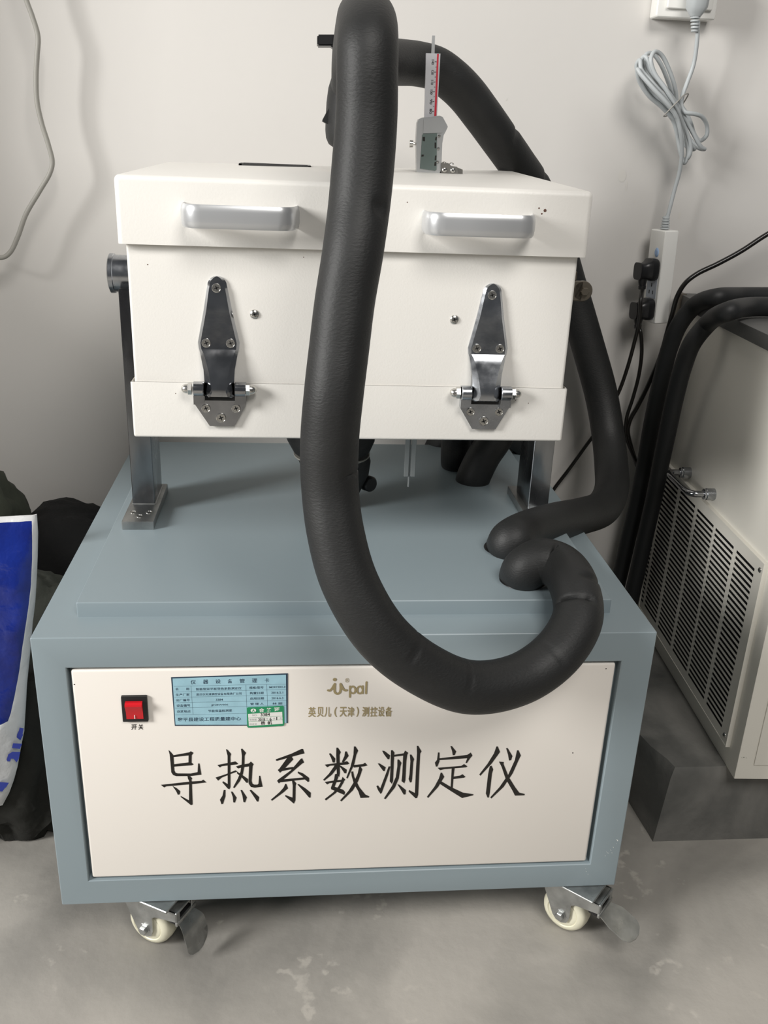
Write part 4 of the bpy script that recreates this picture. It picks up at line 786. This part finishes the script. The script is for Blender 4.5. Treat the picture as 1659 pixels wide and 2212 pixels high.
E1 = Vector((.05363, .99856, 0)); A0 = Vector((.9225, .1537, 0)); NO = Vector((-.99856, .05363, 0))
CM = Matrix(((E1.x, -NO.x, 0, A0.x),(E1.y, -NO.y, 0, A0.y),(0, 0, 1, 0),(0, 0, 0, 1)))   # local: s along side (to the wall), d into the machine, z
def cbox(bm, s0, s1, d0, d1, z0, z1, bev=0, mi=0):
    t = bmesh.new(); box(t, s0, s1, d0, d1, z0, z1, bev, 2); join(bm, t, mi, CM)
chl = thing('chiller', (1.15, .40, .1296), 'cream laboratory chiller with a slotted side grille standing on the plinth', 'chiller')
bm = bmesh.new(); cbox(bm, 0, .520, .0015, .52, .1296, .7290, .002); obj('chiller_body', bm, CHILL, chl, 35)
bm = bmesh.new(); cbox(bm, -.006, .528, -.004, .53, .7290, .7500, .002); obj('top_slab', bm, SLAB, chl, 35, 'dark grey top slab')
# punched grille sheet
bm = bmesh.new()
s0, s1, z0, z1 = .0325, .4735, .1645, .4605; d0, d1 = -.0045, .0004
cols = [(.0560 + .0820 * k, .0560 + .0820 * k + .0700) for k in range(5)]; cols.append((.0480 + .0820 * 5, .459))
cols = [(.0560, .1195),(.1310, .2030),(.2120, .2830),(.2945, .3655),(.3780, .4470),(.4575, .4690)]
rows_n = 30; zt_, zb_ = .4408, .1820; pz = (zt_ - zb_) / (rows_n - 1); hh = .0022
xs = [s0]
for a, b in cols: xs += [a, b]
xs.append(s1)
zs = [z0]
for k in range(rows_n): c_ = zb_ + pz * k; zs += [c_ - hh, c_ + hh]
zs.append(z1)
vd = {}
def gv(i, j, d): 
    k = (i, j, d)
    if k not in vd: vd[k] = bm.verts.new(CM @ Vector((xs[i], d0 if d == 0 else .0009, zs[j])))
    return vd[k]
for i in range(len(xs) - 1):
    for j in range(len(zs) - 1):
        hole = i % 2 == 1 and j % 2 == 1
        if not hole: bm.faces.new((gv(i, j, 0), gv(i + 1, j, 0), gv(i + 1, j + 1, 0), gv(i, j + 1, 0)))
        else:
            q = [(i, j),(i + 1, j),(i + 1, j + 1),(i, j + 1)]
            for a, b in zip(q, q[1:] + q[:1]): bm.faces.new((gv(*a, 0), gv(*b, 0), gv(*b, 1), gv(*a, 1))).material_index = 1  # slot sides coloured dark too, imitating the unlit inside
            fc = bm.faces.new([gv(*a, 1) for a in q]); fc.material_index = 1
# border lip
for a in ((s0 - .0015, s1 + .0015, z0 - .0015, z0),(s0 - .0015, s1 + .0015, z1, z1 + .0015),(s0 - .0015, s0, z0, z1),(s1, s1 + .0015, z0, z1)):
    cbox(bm, a[0], a[1], -.0052, .0020, a[2], a[3])
o = obj('grille_panel', bm, [CHILL, INNER], chl, 20, 'slotted ventilation grille')
for s, z in ((.0405, .4486),(.0425, .1764)):
    bm = bmesh.new(); screw(bm, CM @ Vector((s, -.0042, z)), NO, .0042, True); obj('grille_screw', bm, [SCREW, DARK], chl, 30)
bm = bmesh.new()
hp = [CM @ Vector(q) for q in ((.2450, -.0015, .4820),(.2450, -.018, .4820),(.2460, -.030, .4818),(.2560, -.037, .4815),(.30, -.039, .481),(.3430, -.037, .4800),(.3530, -.030, .4795),(.3545, -.018, .4790),(.3545, -.0015, .4790))]
tube(bm, hp, .0052, 6, 16)
hd = obj('side_handle', bm, CHROME, chl, 50, 'chrome side handle')
for s, z in ((.2450, .4820),(.3545, .4790)):
    bm = bmesh.new(); lathe(bm, CM @ Vector((s, .0015, z)), NO, [(0, .0095),(.013, .0095),(.014, .0085),(.017, .0085),(.0175, .007)], 24); obj('handle_collar', bm, CHROMED, hd, 35)
# front face panel line and rear corner bracket
bm = bmesh.new(); cbox(bm, -.0020, .001, .026, .50, .1560, .70, .0006); obj('front_cover', bm, CHILL, chl, 30)
bm = bmesh.new(); cbox(bm, .505, .528, -.006, .004, .715, .7515, .001); obj('corner_bracket', bm, BRONZE, chl, 30)
bm = bmesh.new()
for q in ((-.0004, .0085, .168, .0012),(-.0004, .0060, .1675, .0006),(-.0004, .0125, .1670, .0006)):
    cbox(bm, q[0], .002, q[1], q[1] + q[3], q[2], q[2] + q[3] * .8)
obj('chip_marks', bm, BLACKINK, chl, 0)

# ribbed black rubber hoses over the chiller
def rhose(pts, lab, marks):
    t = thing('rubber_hose', pts[-1], lab, 'hose', 'rubber hoses draped over the chiller corner')
    bm = bmesh.new(); tube(bm, pts, .0143, 12, 28); b_ = obj('hose_body', bm, FOAM2, t, 60)
    return t, b_
rhose([(1.4468, 0.5645, 0.767),(1.1641, 0.5686, 0.767),(1.0772, 0.5548, 0.767),(0.9926, 0.5414, 0.767),(0.9375, 0.5125, 0.768),(0.9312, 0.57, 0.7454),(0.9175, 0.585, 0.7129),(0.9132, 0.6, 0.6711),(0.9121, 0.61, 0.6249),(0.9102, 0.615, 0.5744),(0.9095, 0.62, 0.5139),(0.9122, 0.63, 0.4453),(0.9111, 0.635, 0.3757),(0.9072, 0.64, 0.3036),(0.9042, 0.645, 0.2339),(0.9001, 0.65, 0.1617)], 'black rubber hose over the chiller corner, the one nearer the wall', 0)
ra, rb = rhose([(1.3376, 0.419, 0.767),(1.0977, 0.4512, 0.767),(1.0204, 0.4444, 0.767),(0.958, 0.4356, 0.767),(0.896, 0.3778, 0.768),(0.9125, 0.47, 0.7342),(0.896, 0.475, 0.7043),(0.8938, 0.49, 0.6644),(0.8977, 0.51, 0.6142),(0.9033, 0.53, 0.5536),(0.9089, 0.55, 0.49),(0.9147, 0.57, 0.4144),(0.9144, 0.58, 0.3389),(0.9139, 0.59, 0.2602),(0.9135, 0.6, 0.1877)], 'black rubber hose over the chiller corner, lying in front with grey print', 1)

# ================= cords on the wall =================
o = thing('wall_cable', (-0.1047, 0.65, 1.1446), 'loose grey cable hanging in an S-bend down the left of the wall', 'cable')
bm = bmesh.new(); tube(bm, [(-0.117, 0.66, 1.3307),(-0.1123, 0.65, 1.2472),(-0.1107, 0.65, 1.1793),(-0.1047, 0.65, 1.1446),(-0.0984, 0.65, 1.1236),(-0.0931, 0.65, 1.098),(-0.097, 0.65, 1.0723),(-0.1013, 0.65, 1.043),(-0.1031, 0.65, 1.0108),(-0.0993, 0.65, 0.9809),(-0.0926, 0.65, 0.952),(-0.0888, 0.65, 0.9264),(-0.0938, 0.65, 0.9108),(-0.1132, 0.65, 0.8819),(-0.1362, 0.65, 0.8482),(-0.1516, 0.65, 0.8151),(-0.1664, 0.65, 0.79),(-0.1786, 0.65, 0.7818),(-0.1933, 0.65, 0.7835),(-0.2372, 0.65, 0.7985)], .0037, 8, 14); obj('cable_sheath', bm, GREYCABLE, o, 60)

# wall socket with grey plug
sk = thing('wall_socket', (0.902, 0.69, 1.1859), 'white wall socket box at the top right edge of the photo', 'socket')
bm = bmesh.new(); box(bm, .838, .934, .6700, .7000, 1.1700, 1.262, .004, 3); box(bm, .852, .925, .664, .6710, 1.182, 1.250, .003, 3)
obj('socket_box', bm, WHITEP, sk, 35)
ext = thing('extension_lead', (0.9043, 0.66, 0.7852), 'white power strip with bundled grey cord hanging from the wall socket', 'power strip')
bm = bmesh.new()
q = Vector((0.8895, 0.64, 1.1857))
loft(bm, [[(q.x + math.copysign(abs(math.cos(a)) ** .6, math.cos(a)) * rx, q.y + math.copysign(abs(math.sin(a)) ** .6, math.sin(a)) * ry, q.z + dz) for a in [2 * PI * k / 20 for k in range(20)]] for dz, rx, ry in ((.055, .014, .018),(.02, .0155, .019),(-.004, .0145, .016),(-.012, .010, .010),(-.016, .0075, .0075))])
for k in range(5): lathe(bm, (q.x + .0006 * k, q.y, q.z - .016 - .0045 * k),(0, 0, -1), [(0, .0062),(.0006, .0075 - .0004 * k),(.0026, .0073 - .0004 * k),(.0030, .0050)], 16)
obj('plug', bm, GREYCORD, ext, 40, 'grey plug with ribbed strain relief')
bm = bmesh.new()
pts = [(0.8948, 0.64, 1.1635),(0.8999, 0.645, 1.1331),(0.9016, 0.65, 1.1045),(0.8955, 0.65, 1.0779),(0.8891, 0.645, 1.0589),(0.8879, 0.64, 1.0453),(0.8934, 0.635, 1.036),(0.9089, 0.635, 1.034),(0.9238, 0.64, 1.0306),(0.9387, 0.65, 1.0178),(0.9425, 0.655, 1.0035),(0.9351, 0.66, 0.9956),(0.9242, 0.66, 1.0049),(0.913, 0.66, 1.0251),(0.8995, 0.66, 1.0416),(0.8765, 0.66, 1.0609),(0.8513, 0.66, 1.0766),(0.8298, 0.66, 1.0941),(0.8187, 0.655, 1.1064),(0.8212, 0.65, 1.1126),(0.8261, 0.645, 1.1073),(0.8361, 0.64, 1.088),(0.8604, 0.64, 1.0661),(0.8828, 0.64, 1.0438),(0.9067, 0.64, 1.0144),(0.9328, 0.645, 0.9859),(0.9408, 0.65, 0.9833),(0.9355, 0.66, 0.9845),(0.9197, 0.665, 0.9978),(0.8955, 0.665, 1.0314),(0.8753, 0.665, 1.0711),(0.855, 0.665, 1.1034),(0.8374, 0.66, 1.118),(0.8255, 0.655, 1.1158),(0.8247, 0.65, 1.1043),(0.8384, 0.645, 1.0851),(0.8633, 0.635, 1.0594),(0.8874, 0.635, 1.0271),(0.9128, 0.64, 0.9872),(0.9139, 0.645, 0.9699),(0.9092, 0.655, 0.966),(0.9045, 0.66, 0.9833),(0.8927, 0.66, 1.0175),(0.8697, 0.655, 1.0437),(0.8385, 0.65, 1.0623),(0.8179, 0.65, 1.0845),(0.8104, 0.65, 1.1005),(0.8129, 0.645, 1.1067),(0.8153, 0.64, 1.0935),(0.8314, 0.63, 1.0755),(0.858, 0.628, 1.0523),(0.8808, 0.635, 1.0302),(0.9055, 0.645, 0.9973),(0.9239, 0.65, 0.9827),(0.9139, 0.655, 0.9851),(0.8897, 0.655, 1.0241),(0.8797, 0.65, 1.064),(0.8614, 0.645, 1.0959),(0.8438, 0.64, 1.1154),(0.8311, 0.635, 1.1183),(0.8251, 0.63, 1.1075),(0.8331, 0.628, 1.0884),(0.8548, 0.625, 1.0652),(0.8793, 0.63, 1.0367),(0.9008, 0.64, 1.0039),(0.9125, 0.645, 0.9733),(0.9104, 0.65, 0.9612),(0.9037, 0.655, 0.9763),(0.8845, 0.655, 1.0226),(0.8605, 0.65, 1.0418),(0.8335, 0.645, 1.0585),(0.8137, 0.64, 1.0792),(0.8077, 0.635, 1.0929),(0.8121, 0.63, 1.0863),(0.8312, 0.622, 1.0673),(0.8557, 0.62, 1.0473),(0.8754, 0.625, 1.0297),(0.8887, 0.63, 1.0068),(0.8994, 0.64, 0.9798),(0.9047, 0.65, 0.9483),(0.9027, 0.655, 0.9196),(0.8997, 0.655, 0.8941),(0.8976, 0.655, 0.8772)]
tube(bm, pts, .0033, 7, 12)
obj('cord', bm, GREYCORD, ext, 60, 'pale grey cord gathered in a bundle')
bm = bmesh.new(); tube(bm, [(0.8525, 0.612, 1.0298),(0.859, 0.606, 1.0398),(0.8698, 0.608, 1.0508),(0.884, 0.625, 1.0598),(0.9039, 0.66, 1.0614),(0.9002, 0.675, 1.0455),(0.8811, 0.67, 1.0323),(0.8618, 0.64, 1.0288),(0.8525, 0.612, 1.0298)], .0011, 8, 8); obj('tie_wire', bm, GREYCABLE, ext, 60)
# strip body: long axis nearly vertical, socket face turned to the left
tp = Vector((0.8961, 0.655, 0.8565)); bt = Vector((0.9011, 0.655, 0.7036)); ax = (tp - bt); SL = ax.length; ax.normalize()
fn = Vector((-.97, -.24, 0)); fn = (fn - ax * fn.dot(ax)).normalized(); sd = ax.cross(fn).normalized()   # fn: outward normal of socket face
SM = Matrix(((sd.x, fn.x, ax.x, bt.x),(sd.y, fn.y, ax.y, bt.y),(sd.z, fn.z, ax.z, bt.z),(0, 0, 0, 1)))
def sbox(bm, a0, a1, b0, b1, c0, c1, bev=0, mi=0):
    t = bmesh.new(); box(t, a0, a1, b0, b1, c0, c1, bev, 3); join(bm, t, mi, SM)
bm = bmesh.new(); sbox(bm, -.021, .021, -.014, .013, 0, SL, .0035); obj('strip_body', bm, WHITEP, ext, 35, 'white power strip body')
bm = bmesh.new(); t = bmesh.new(); lathe(t, (0, 0, 0),(0, 1, 0), [(0, .0075),(.0012, .0075),(.0022, .0060),(.0022, 0)], 24)
join(bm, t, 0, SM @ Matrix.Translation((.004, .0125, SL - .036)) @ Matrix.Diagonal((.7, 1, 1, 1))); obj('strip_button', bm, BLUEB, ext, 40, 'pale blue switch button')
for k in (0.04, .27, .47):
    bm = bmesh.new(); sbox(bm, -.014, .014, .0125, .0134, SL * k, SL * k + .030, .0004); oo = obj('outlet', bm, mat('outlet_grey', (.40, .44, .50), .4) if k == .04 else bpy.data.materials['outlet_grey'], ext, 0)
    bm = bmesh.new()
    for a, c_ in ((-.005, .010),(.005, .010),(0, .022)): sbox(bm, a - .001, a + .001, .0132, .0137, SL * k + c_ - .003, SL * k + c_ + .003)
    obj('outlet_slots', bm, DARK, oo, 0)
bm = bmesh.new()
for k in range(5): t = bmesh.new(); lathe(t, (0, 0, SL + .0005 + .0042 * k),(0, 0, 1), [(0, .0050),(.0006, .0078 - .0004 * k),(.0028, .0076 - .0004 * k),(.0034, .0050),(.0042, .0050)], 18); join(bm, t, 0, SM)
obj('strain_relief', bm, GREYCORD, ext, 40)

def power_plug(at, lab, cord, tip):
    t = thing('plug_cord', at, lab, 'power cord')
    P = SM @ Matrix.Translation((.002, .0134, at[2] - bt.z))
    bm = bmesh.new(); tt = bmesh.new()
    loft(tt, [[(math.copysign(abs(math.cos(a)) ** .55, math.cos(a)) * rx, d, math.copysign(abs(math.sin(a)) ** .55, math.sin(a)) * rz - off) for a in [2 * PI * k / 24 for k in range(24)]] for d, rx, rz, off in ((0, .015, .0175, 0),(.004, .0162, .0185, 0),(.012, .016, .0182, 0),(.0165, .0125, .0150, .001),(.0220, .011, .0130, .002),(.0285, .0105, .0130, .002),(.030, .0118, .0142, .002),(.0325, .0118, .0142, .002))])
    join(bm, tt, 0, P); obj('plug_body', bm, BLACKP, t, 35)
    bm = bmesh.new(); tt = bmesh.new()
    lathe(tt, (0, .021, -.010),(0, -.05, -1), [(0, .0080),(.010, .0072),(.016, .0058),(.0165, .0066),(.022, .0062),(.0222, .0045)], 18); join(bm, tt, 0, P); obj('cord_sleeve', bm, BLACKP, t, 40)
    start = P @ Vector((0, .019, -.030))
    bm = bmesh.new(); tube(bm, [start] + cord, .0033, 9, 12); obj('cord', bm, BLACKC, t, 60)
power_plug((0.877, 0.655, 0.7928), 'upper of two black plugs in the white strip, its cord crossing over the lower plug', [(0.8601, 0.625, 0.7469),(0.8617, 0.622, 0.7126),(0.8615, 0.63, 0.6717),(0.8592, 0.64, 0.625),(0.8525, 0.65, 0.5767),(0.8337, 0.66, 0.5181),(0.8109, 0.672, 0.4675),(0.7881, 0.678, 0.4229),(0.7656, 0.68, 0.3844),(0.7541, 0.682, 0.3566)], 0)
power_plug((0.8803, 0.655, 0.7269), 'lower of two black plugs in the white strip, its cord hanging behind the hoses', [(0.8711, 0.635, 0.6908),(0.8808, 0.64, 0.6539),(0.8856, 0.65, 0.6107),(0.8845, 0.66, 0.5661),(0.8811, 0.668, 0.5251),(0.8853, 0.67, 0.4938),(0.901, 0.672, 0.4621),(0.9209, 0.675, 0.4296),(0.9459, 0.68, 0.3817),(0.9584, 0.685, 0.3228)], 0)
o = thing('loose_black_cord', (0.9107, 0.675, 0.4386), 'glossy black cord coming in from the right edge and dropping behind the rubber hoses', 'cable')
bm = bmesh.new(); tube(bm, [(1.4331, 0.64, 0.9961),(1.254, 0.6, 0.9623),(1.1332, 0.6, 0.9088),(1.0485, 0.6, 0.8595),(1.0077, 0.6, 0.8306),(0.9721, 0.6, 0.8097),(0.9395, 0.6, 0.7925),(0.9224, 0.6, 0.7772),(0.9145, 0.605, 0.7552),(0.9129, 0.61, 0.7275),(0.9131, 0.62, 0.6946),(0.9161, 0.64, 0.6505),(0.9139, 0.655, 0.6142),(0.9077, 0.665, 0.5779),(0.8994, 0.672, 0.5459),(0.8919, 0.676, 0.5229),(0.8914, 0.68, 0.4997),(0.9019, 0.68, 0.4685),(0.9211, 0.68, 0.4279),(0.9453, 0.685, 0.3798),(0.956, 0.688, 0.3216)], .0040, 9, 14); obj('cord_sheath', bm, BLACKC, o, 60)

# small stains on the wall
bm = bmesh.new()
for x, z, a, b in [(0.8269, 0.9368, 0.007, 0.01),(0.8363, 0.921, 0.0015, 0.008),(0.8536, 0.8957, 0.0015, 0.0015),(0.6201, 1.0451, 0.001, 0.002),(0.9362, 0.8774, 0.003, 0.006),(0.8815, 0.2823, 0.0012, 0.0012),(0.886, 0.2696, 0.0014, 0.0014),(0.9104, 0.4448, 0.001, 0.001)]:
    bm.faces.new([bm.verts.new((x + math.cos(k * PI / 5) * a, .6997, z + math.sin(k * PI / 5) * b)) for k in range(10)])
o = obj('trim_1', bm, mat('wall_stain', (.66, .64, .60), .8), None, 0); o['kind'] = 'structure'

# ================= sacks and bag at the left =================
def sack(name, c, r, m_, lab, seed, cat='sack', tilt=0.0, fold=.018, p=2.6):
    bm = bmesh.new(); bmesh.ops.create_icosphere(bm, subdivisions=5, radius=1.0)
    Rt = Matrix.Rotation(tilt, 3, 'Y')
    for v in bm.verts:
        d = v.co.copy(); k = (abs(d.x) ** p + abs(d.y) ** p + abs(d.z) ** p) ** (-1 / p); d = d * k
        q = Vector((d.x * r[0], d.y * r[1], d.z * r[2]))
        nn = v.co.normalized(); w1 = noise.noise(Vector((nn.x * 2.2 + seed, nn.y * 2.2, nn.z * 1.2))); w2 = abs(noise.noise(Vector((nn.x * 5 + seed * 2, nn.y * 5 + w1 * 2, nn.z * 2.5 + w1 * 3))))
        q += nn * (w1 * fold - w2 * fold * 1.4)
        v.co = Rt @ q + Vector(c)
        if v.co.z < .001: v.co.z = .001 + (v.co.z - .001) * .0
        v.co.x = min(v.co.x, -.004); v.co.y = min(v.co.y, .697)
    o = obj(name, bm, m_, None, 70); return tag(o, lab, cat)
sack('canvas_sack', (-.285, .515, .235),(.150, .15, .255), OLIVE, 'olive canvas sack with a folded top, highest of the sacks by the wall', 2)
sack('cloth_bundle', (-.135, .585, .150),(.130, .095, .232), BLACKF, 'black cloth bundle wedged between the wall and the cabinet side', 5, 'bundle', tilt=.42, fold=.006, p=4)
sack('canvas_sack', (-.130, .375, .150),(.120, .075, .210), mat('faded_olive_canvas', (.028, .031, .024), .9, bump=.5, bscale=90, bdist=.003), 'small olive sack peeping out between the blue bag and the cabinet edge', 9, tilt=.25, fold=.012)
sack('canvas_sack', (-.175, .295, .105),(.170, .105, .155), OLIVED, 'dark slumped sack on the floor below the blue and white bag', 12, tilt=.15, fold=.022)

edge_px = 0
RE = [(-0.0478, 0.235, 0.5118),(-0.0486, 0.235, 0.4865),(-0.0515, 0.232, 0.4548),(-0.0555, 0.23, 0.4221),(-0.0595, 0.226, 0.3899),(-0.0653, 0.222, 0.3572),(-0.0701, 0.218, 0.3241),(-0.0742, 0.214, 0.2978),(-0.0783, 0.21, 0.2711),(-0.0823, 0.205, 0.2375),(-0.0864, 0.2, 0.2033),(-0.0932, 0.196, 0.1758),(-0.0984, 0.192, 0.1518),(-0.1052, 0.19, 0.13),(-0.1137, 0.19, 0.1088),(-0.1248, 0.19, 0.0883)]
BE = [(-0.0531, 0.235, 0.5105),(-0.0538, 0.235, 0.4865),(-0.0551, 0.232, 0.4548),(-0.0584, 0.23, 0.4221),(-0.0636, 0.226, 0.3899),(-0.0701, 0.222, 0.3573),(-0.0767, 0.218, 0.3242),(-0.0826, 0.214, 0.2979),(-0.0892, 0.21, 0.2713),(-0.0966, 0.205, 0.2415),(-0.1023, 0.2, 0.2263),(-0.1128, 0.196, 0.1992),(-0.1221, 0.192, 0.1718),(-0.1344, 0.19, 0.1465),(-0.1467, 0.19, 0.121),(-0.1591, 0.19, 0.0959)]
LE = [(-0.2261, 0.235, 0.4998),(-0.23, 0.235, 0.4746),(-0.2337, 0.232, 0.4432),(-0.2379, 0.23, 0.4108),(-0.2412, 0.226, 0.3788),(-0.2447, 0.222, 0.3464),(-0.2482, 0.218, 0.3136),(-0.2507, 0.214, 0.2875),(-0.2532, 0.21, 0.2611),(-0.2564, 0.205, 0.2276),(-0.2597, 0.2, 0.1938),(-0.2623, 0.196, 0.1664),(-0.2645, 0.192, 0.1425),(-0.267, 0.19, 0.1207),(-0.2703, 0.19, 0.0995),(-0.2735, 0.19, 0.0789)]
def bag_rows():
    F_, B_ = [], []
    nR = len(RE); sub = 4; tot = (nR - 1) * sub
    for i in range(tot + 1):
        k = min(i // sub, nR - 2); s = i / sub - k
        r_, b_, l_ = (Vector(A[k]).lerp(Vector(A[k + 1]), s) for A in (RE, BE, LE))
        v = i / tot; fr, bk = [], []
        for j in range(27):
            if j <= 4: p = r_.lerp(b_, j / 4); uu = j / 4 * .08
            else: p = b_.lerp(l_, (j - 4) / 22); uu = .08 + .92 * (j - 4) / 22
            th = .022 * min(1, math.sin(PI * min(max(uu, 0), 1)) * 2.2) ** .6 * (min(1, v * 5) ** .7) * (1 - .3 * v) if uu > 0 else 0
            wr = .0075 * noise.noise(Vector((p.x * 20, p.z * 16, 3))) * min(1, uu * 14) * min(1, v * 6 + .2) + .004 * abs(noise.noise(Vector((p.x * 60, p.z * 35, 8)))) * min(1, uu * 14)
            fr.append(Vector((min(p.x, -.004), p.y - th - .0015 - wr, p.z))); bk.append(Vector((min(p.x, -.004), p.y + th * .3 + .0015, p.z)))
        F_.append(fr); B_.append(bk)
    return F_, B_, sub
F_, B_, sub = bag_rows()
bm = bmesh.new()
fv = [[bm.verts.new(p) for p in r] for r in F_]; bv = [[bm.verts.new(p) for p in r] for r in B_]
nr, nc = len(fv), len(fv[0])
for i in range(nr - 1):
    for j in range(nc - 1):
        fc = bm.faces.new((fv[i][j], fv[i + 1][j], fv[i + 1][j + 1], fv[i][j + 1]))
        cut = (9.6 + (j - 4) * .12) * sub
        fc.material_index = 1 if (j >= 4 and 1.0 <= i < cut) else 0
        bm.faces.new((bv[i][j], bv[i][j + 1], bv[i + 1][j + 1], bv[i + 1][j]))
for i in range(nr - 1):
    bm.faces.new((fv[i][0], bv[i][0], bv[i + 1][0], fv[i + 1][0])); bm.faces.new((fv[i][-1], fv[i + 1][-1], bv[i + 1][-1], bv[i][-1]))
for j in range(nc - 1):
    bm.faces.new((fv[0][j], fv[0][j + 1], bv[0][j + 1], bv[0][j])); bm.faces.new((fv[-1][j], bv[-1][j], bv[-1][j + 1], fv[-1][j + 1]))
bag = thing('plastic_bag', (-.25, .20, .05), 'glossy blue and white printed plastic bag leaning on the sacks at the left edge', 'bag')
obj('bag_skin', bm, [BAGW, BAGB], bag, 60)
def bag_y(x, z):
    best = min(((p.x - x) ** 2 + (p.z - z) ** 2, p.y) for r in F_ for p in r); return best[1]
bm = bmesh.new()
for pl in [[(-0.0882, 0.21641),(-0.08315, 0.21507),(-0.08533, 0.20663),(-0.0851, 0.20419),(-0.08942, 0.196),(-0.09382, 0.20075),(-0.0928, 0.2056),(-0.0897, 0.2116)], [(-0.09755, 0.19535),(-0.08565, 0.19443),(-0.08952, 0.18593),(-0.09984, 0.18805)], [(-0.10832, 0.17037),(-0.10509, 0.17895),(-0.09924, 0.18274),(-0.08893, 0.18222),(-0.0921, 0.17116),(-0.09574, 0.16504),(-0.09901, 0.17135),(-0.10246, 0.17145),(-0.10393, 0.16714),(-0.10788, 0.16725)], [(-0.12134, 0.13628),(-0.10805, 0.13461),(-0.11296, 0.1265),(-0.11396, 0.12653),(-0.11817, 0.12028),(-0.12317, 0.12044)]]:
    yy = min(bag_y(x, z) for x, z in pl) - .0012
    bm = bmesh.new(); prism(bm, pl, yy - .0002, yy); obj('printed_letter', bm, BAGL, bag, 0)
